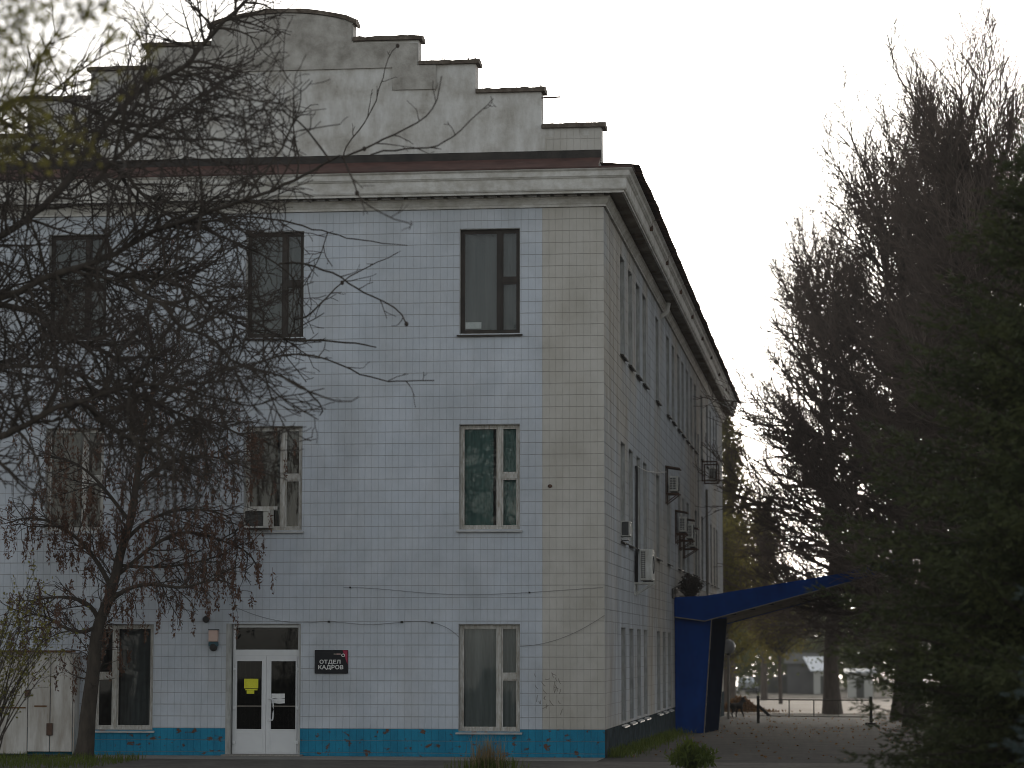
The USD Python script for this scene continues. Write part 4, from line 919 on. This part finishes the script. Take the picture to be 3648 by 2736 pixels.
def far_house(name, u0, u1, y, h, roof_h, depth, wall, roof, label, cat, hip=0.):
    x0, x1 = at(u0, y), at(u1, y); z = float(gz(y)); t_ = thing(name, ((x0 + x1) / 2, y, z), 0, label=label, cat=cat); w = (x1 - x0) / 2
    obj('wall', MB().box(-w, w, 0, depth, -.3, h), wall, t_)
    obj('roof', MB().hexa([[-w - .25, -.3, h + .002], [w + .25, -.3, h + .002], [w + .25, depth * .5, h + roof_h], [-w - .25 - hip, depth * .5, h + roof_h], [-w - .25, -.3, h + .09], [w + .25, -.3, h + .09], [w + .25, depth * .5, h + roof_h + .09], [-w - .25 - hip, depth * .5, h + roof_h + .09]]), roof, t_)
    obj('roof', MB().hexa([[-w - .25 - hip, depth * .5, h + roof_h - .01], [w + .25, depth * .5, h + roof_h - .01], [w + .25, depth + .3, h], [-w - .25, depth + .3, h], [-w - .25 - hip, depth * .5, h + roof_h + .085], [w + .25, depth * .5, h + roof_h + .085], [w + .25, depth + .3, h + .09], [-w - .25, depth + .3, h + .09]]), roof, t_)
    if wall != 'grey_plaster': obj('door', MB().box(-w * .3, w * .3, -.04, -.004, 0, h * .8), 'dark_fence', t_)
    return t_
far_house('garage', 1700, 1762, 178, 2.5, .9, 7, 'grey_plaster', 'dark_fence', 'dark grey garage left of the white roofed one', 'garage')
far_house('garage', 1757, 1800, 174, 1.9, 1.15, 8, 'pale_plaster', 'white_roof', 'pale garage with a bright white roof beside the bare trunk', 'garage', hip=.7)
far_house('shed', 1830, 1885, 138, 1.75, .22, 5, 'pale_plaster', 'white_roof', 'pale shed half hidden by the dark spruce', 'shed')
fw = thing('boundary_wall', (at(1672, 186), 186, float(gz(186))), 0, label='dark boundary wall between the far car and the garages', cat='wall')
for k in range(6): obj('panel', MB().bevel(-2.6 + k * 1.0, -1.62 + k * 1.0, 0, .12, -.2, 1.5 + .03 * (k % 2), .02), 'dark_fence', fw)
obj('coping', MB().box(-2.65, 3.5, -.03, .15, 1.535, 1.60), 'grey_plaster', fw)

# parked car far away
car = thing('parked_car', (at(1615, 172), 172, float(gz(172))), 8, label='small grey car parked far off beside the blue pier', cat='car')
prof = Polygon([(-.86, .28), (.86, .28), (.90, .55), (.86, .88), (.70, .93), (.62, 1.36), (.5, 1.43), (-.5, 1.43), (-.62, 1.36), (-.70, .93), (-.86, .88), (-.90, .55)])
obj('body', MB().prism(Polygon([(-.86, .28), (.86, .28), (.90, .55), (.86, .86), (.78, .93), (-.78, .93), (-.86, .86), (-.90, .55)]), 0, 4.1, 'y'), 'car_paint', car)
obj('cabin', MB().hexa([[-.76, .95, .931], [.76, .95, .931], [.76, 3.9, .931], [-.76, 3.9, .931], [-.60, 1.7, 1.42], [.60, 1.7, 1.42], [.60, 3.3, 1.42], [-.60, 3.3, 1.42]]), 'car_paint', car)
obj('windscreen', MB().hexa([[-.70, .965, .95], [.70, .965, .95], [.70, .99, .945], [-.70, .99, .945], [-.57, 1.63, 1.38], [.57, 1.63, 1.38], [.57, 1.66, 1.375], [-.57, 1.66, 1.375]]), 'car_sky_glass', car)
for sx in (-1, 1):
    obj('headlight', MB().bevel(sx * .62 - .16, sx * .62 + .16, -.03, .02, .60, .76, .02), 'lamp_glass', car)
    for yy in (.75, 3.3): obj('wheel', trimesh.creation.cylinder(.30, .2, sections=20).apply_transform(trimesh.transformations.rotation_matrix(math.pi / 2, [0, 1, 0])).apply_translation([sx * .80, yy, .30]), 'tyre', car)
obj('bumper', MB().bevel(-.85, .85, -.06, .06, .32, .5, .03), 'tyre', car)

# low swing barrier across the yard
bar = thing('barrier_gate', label='low thin swing barrier gate across the end of the yard', cat='gate')
gp = lambda u, y, z: (at(u, y), y, float(gz(y)) + z)
pa, pb = gp(1637, 38, 0), gp(1880, 36, 0)
obj('post', MB().box(pa[0] - .05, pa[0] + .05, 37.95, 38.05, pa[2] - .1, pa[2] + .95), 'black_iron', bar)
obj('post', MB().box(pb[0] - .05, pb[0] + .05, 35.95, 36.05, pb[2] - .1, pb[2] + .95).box(pb[0] - .2, pb[0] + .2, 35.8, 36.2, pb[2] - .05, pb[2] + .08), 'black_iron', bar)
L_ = lambda f, z: tuple(np.array(pa) * (1 - f) + np.array(pb) * f + [0, 0, z])
obj('rail', MB().tube([L_(.0, .82), L_(1, .82)], .024, 6), 'trim_grey', bar); obj('rail', MB().tube([L_(.0, .26), L_(1, .26)], .02, 6), 'trim_grey', bar)
for f in (.28, .5, .72): obj('upright', MB().tube([L_(f, .26), L_(f, .82)], .024, 6), 'trim_grey', bar)
obj('gusset', MB().tube([L_(.0, .62), L_(.1, .27)], .05, 6), 'black_iron', bar)

# round white lamp on a post behind the pier
lm = thing('yard_lamp', (at(1573, 46), 46, float(gz(46))), 0, label='round pale lamp on a post beside the blue pier', cat='lamp')
obj('post', MB().tube([(0, 0, -.1), (0, 0, 2.46)], .05, 8), 'trim_grey', lm)
obj('collar', MB().tube([(.02, 0, 2.40), (.02, 0, 2.50)], .09, 12, True), 'black_iron', lm); obj('globe', trimesh.creation.icosphere(3, .25).apply_scale([1, 1, 1.1]).apply_translation([.02, 0, 2.72]), 'lamp_glass', lm, smooth=True)

# dog trotting away
import manifold3d as m3
def body(joints, bones, refine=.03):
    tot = None
    for i, j in bones:
        (p, r), (q, s_) = joints[i], joints[j]
        h = m3.Manifold.batch_hull([m3.Manifold.sphere(r, 14).translate(p), m3.Manifold.sphere(s_, 14).translate(q)])
        tot = h if tot is None else tot + h
    me = tot.refine_to_length(refine).to_mesh(); tm = trimesh.Trimesh(me.vert_properties[:, :3], me.tri_verts); trimesh.smoothing.filter_taubin(tm, iterations=8); return tm
J = {'hip': ((0, 0, .46), .10), 'waist': ((0, .22, .47), .085), 'chest': ((0, .44, .44), .125), 'neck': ((0, .58, .56), .075), 'head': ((0, .68, .66), .078), 'muz': ((0, .82, .62), .038),
     'tail0': ((0, -.09, .50), .03), 'tail1': ((.02, -.22, .60), .022), 'tail2': ((.03, -.28, .70), .014)}
bones = [('hip', 'waist'), ('waist', 'chest'), ('chest', 'neck'), ('neck', 'head'), ('head', 'muz'), ('hip', 'tail0'), ('tail0', 'tail1'), ('tail1', 'tail2')]
for s_, o1, o2 in ((-1, .10, -.12), (1, -.12, .10)):
    J.update({'th%d' % s_: ((s_ * .075, .0, .42), .075), 'kn%d' % s_: ((s_ * .085, .07 + o1 * .5, .29), .045), 'ho%d' % s_: ((s_ * .085, -.06 + o1, .15), .026), 'hp%d' % s_: ((s_ * .085, .0 + o1, .025), .026),
              'sh%d' % s_: ((s_ * .08, .46, .38), .06), 'el%d' % s_: ((s_ * .085, .42 + o2 * .4, .24), .036), 'wr%d' % s_: ((s_ * .085, .45 + o2, .11), .024), 'fp%d' % s_: ((s_ * .085, .47 + o2 * 1.1, .025), .026), 'ear%d' % s_: ((s_ * .05, .66, .76), .022)})
    bones += [('th%d' % s_, 'kn%d' % s_), ('kn%d' % s_, 'ho%d' % s_), ('ho%d' % s_, 'hp%d' % s_), ('hip', 'th%d' % s_), ('sh%d' % s_, 'el%d' % s_), ('el%d' % s_, 'wr%d' % s_), ('wr%d' % s_, 'fp%d' % s_), ('chest', 'sh%d' % s_), ('head', 'ear%d' % s_)]
dg = thing('dog', (at(1582, 50), 50, float(gz(50))), -35, label='dark dog trotting across the yard near the leaf heap', cat='dog')
obj('body', body(J, bones), 'dog_fur', dg, smooth=True)

# heap of leaves
g = np.random.default_rng(88)
hp_ = np.column_stack([g.normal(0, .7, 2600), g.normal(0, .5, 2600), np.zeros(2600)]); hp_[:, 2] = .62 * np.exp(-(hp_[:, 0] ** 2 + hp_[:, 1] ** 2) / .5) * (.8 + .25 * g.random(2600))
lh = thing('leaf_heap', (at(1597, 64), 64, float(gz(64))), 0, label='raked heap of orange leaves near the dog', cat='leaf heap')
obj('leaves', leaf_cloud(hp_, .13, 12), 'fallen_leaf', lh, kind='stuff')
q = np.linspace(0, 6.283, 13)[:-1]; mv = [[0, 0, .5]] + [[.5 * math.cos(a2), .5 * math.sin(a2), .3] for a2 in q] + [[1.1 * math.cos(a2), 1.1 * math.sin(a2), -.02] for a2 in q]
mf = [[0, 1 + i, 1 + (i + 1) % 12] for i in range(12)] + [f_ for i in range(12) for f_ in ([1 + i, 13 + i, 13 + (i + 1) % 12], [1 + i, 13 + (i + 1) % 12, 1 + (i + 1) % 12])]
obj('core', (np.array(mv), np.array(mf)), 'soil', lh)

# fallen leaves, weeds and tufts
n = 2600; X = g.uniform(.3, 11, n); Y = g.uniform(-1, 60, n); band = np.exp(-((Y - 27 - 1.2 * (X - 5)) / 5) ** 2) + .25 + .6 * (X > 6); kk = g.random(n) < band
X, Y = X[kk], Y[kk]; obj('fallen_leaves', leaf_cloud(np.column_stack([X, Y, gz(Y) + .03 + .02 * g.random(len(X))]), .075, 13, squash=.2), 'fallen_leaf', kind='stuff', label='scattered orange leaves over the yard asphalt', cat='leaves')
def blades(bases, h, lean, w, seed):
    g = np.random.default_rng(seed); n = len(bases); az = g.random(n) * 6.283; hh = h * (.5 + .7 * g.random(n)); ln = lean * hh * g.random(n)
    d = np.column_stack([np.cos(az), np.sin(az), 0 * az]); e = np.column_stack([-np.sin(az), np.cos(az), 0 * az]) * w * .5
    b0 = np.asarray(bases); m1 = b0 + d * (ln * .35)[:, None] + np.column_stack([0 * hh, 0 * hh, hh * .6]); tp_ = b0 + d * ln[:, None] + np.column_stack([0 * hh, 0 * hh, hh])
    v = np.stack([b0 - e, b0 + e, m1 + e * .8, m1 - e * .8, tp_], 1).reshape(-1, 3); k = np.arange(n)[:, None] * 5
    return (v, np.vstack([k + [0, 1, 2], k + [0, 2, 3], k + [3, 2, 4]]))
tf = thing('grass_tuft', (-1.6, -6.4, 0), 0, label='dry yellow grass tuft in front of the blue plinth', cat='grass tuft')
obj('dry_blades', blades(np.column_stack([g.normal(0, .16, 240), g.normal(0, .12, 240), np.zeros(240)]), .62, .5, .012, 21), 'grass_dry', tf)
obj('green_blades', blades(np.column_stack([g.normal(0, .28, 500), g.normal(0, .15, 500), np.zeros(500)]), .27, .9, .014, 22), 'grass_green', tf)
bs = thing('green_bush', (2.25, -8, 0), 0, label='small bright green bush at the bottom in front of the yard', cat='bush')
stx = []
for k in range(60):
    az = 6.283 * g.random(); r = .50 * g.random() ** .6; stx.append(np.array([[0, 0, -.02], [r * .5 * math.cos(az), r * .5 * math.sin(az), .3], [r * math.cos(az), r * math.sin(az), (.66 - .75 * r) * (.75 + .35 * g.random())]]))
obj('stems', tubes(stx, [np.array([.008, .006, .003])] * 60, 4), 'grass_green', bs)
cl = np.vstack([q_[1] + (q_[2] - q_[1]) * g.random((26, 1)) + g.normal(0, .035, (26, 3)) for q_ in stx]); obj('leaves', leaf_cloud(cl, .13, 23, squash=2.2, aspect=.24), 'grass_green', bs, kind='stuff')
nb = 2600; bb = np.column_stack([g.uniform(-14.5, -9.2, nb), -2.0 - 4.5 * g.random(nb), np.zeros(nb)]); obj('grass', blades(bb, .16, .9, .014, 24), 'grass_green', kind='stuff', label='dark grass at the foot of the seed tree', cat='grass')
nb = 1500; bb = np.column_stack([.05 + np.abs(g.normal(0, .25, nb)), 22 * g.random(nb) ** 1.2, np.zeros(nb)]); bb[:, 2] = gz(bb[:, 1]); obj('weeds', blades(bb, .22, .8, .014, 25), 'grass_green', kind='stuff', label='low weeds along the foot of the side wall', cat='weeds')

# small wear: weeds on the coping, scratched paint by the corner, chip, note in an upper window
g = np.random.default_rng(91); wb = []
for x0, x1, z in ((-1.3, 0, 13.42), (-2.7, -1.3, 14.22), (-3.9, -2.7, 14.87), (-5.4, -4., 15.42), (-10.0, -8.7, 15.42), (-11.3, -10.1, 14.92), (-12.7, -11.4, 14.29)):
    for c in g.uniform(x0, x1, 5): wb.append(np.column_stack([c + g.normal(0, .03, 7), g.uniform(.05, .3, 7), np.full(7, z - .02)]))
obj('coping_weeds', blades(np.vstack(wb), .09, .9, .012, 26), 'twig', bld, kind='stuff')
sc_ = []
for k in range(26):
    u, v = 1155 + 60 * g.random(), 1455 + 85 * g.random(); p = on_y(u, v, -.0035); a2 = g.normal(1.9, .5); L = .05 + .11 * g.random()
    q = np.linspace(-.5, .5, 6); sc_.append(np.column_stack([p[0] + L * q * math.cos(a2) + .02 * q ** 2, np.full(6, -.002), p[2] + L * q * math.sin(a2) + .03 * q ** 2]))
obj('paint_scratches', tubes(sc_, [np.full(6, .0045)] * len(sc_), 4), 'trim_grey', bld, kind='stuff')
p = on_y(1188, 1050, -.01); obj('chip', trimesh.creation.icosphere(1, .05).apply_scale([1, .3, .8]).apply_translation([p[0], -.012, p[2]]), 'rust_iron', bld)
obj('window_note', MB().box(-2.97, -2.63, .148, .151, 9.03, 9.17), 'white_paper', label='white paper note low in the upper right front window', cat='notice')

obj('haze', MB().box(-440, 440, -160, 440, -5, 24), 'haze_air', kind='stuff', label='thin autumn haze over the yard', cat='haze')
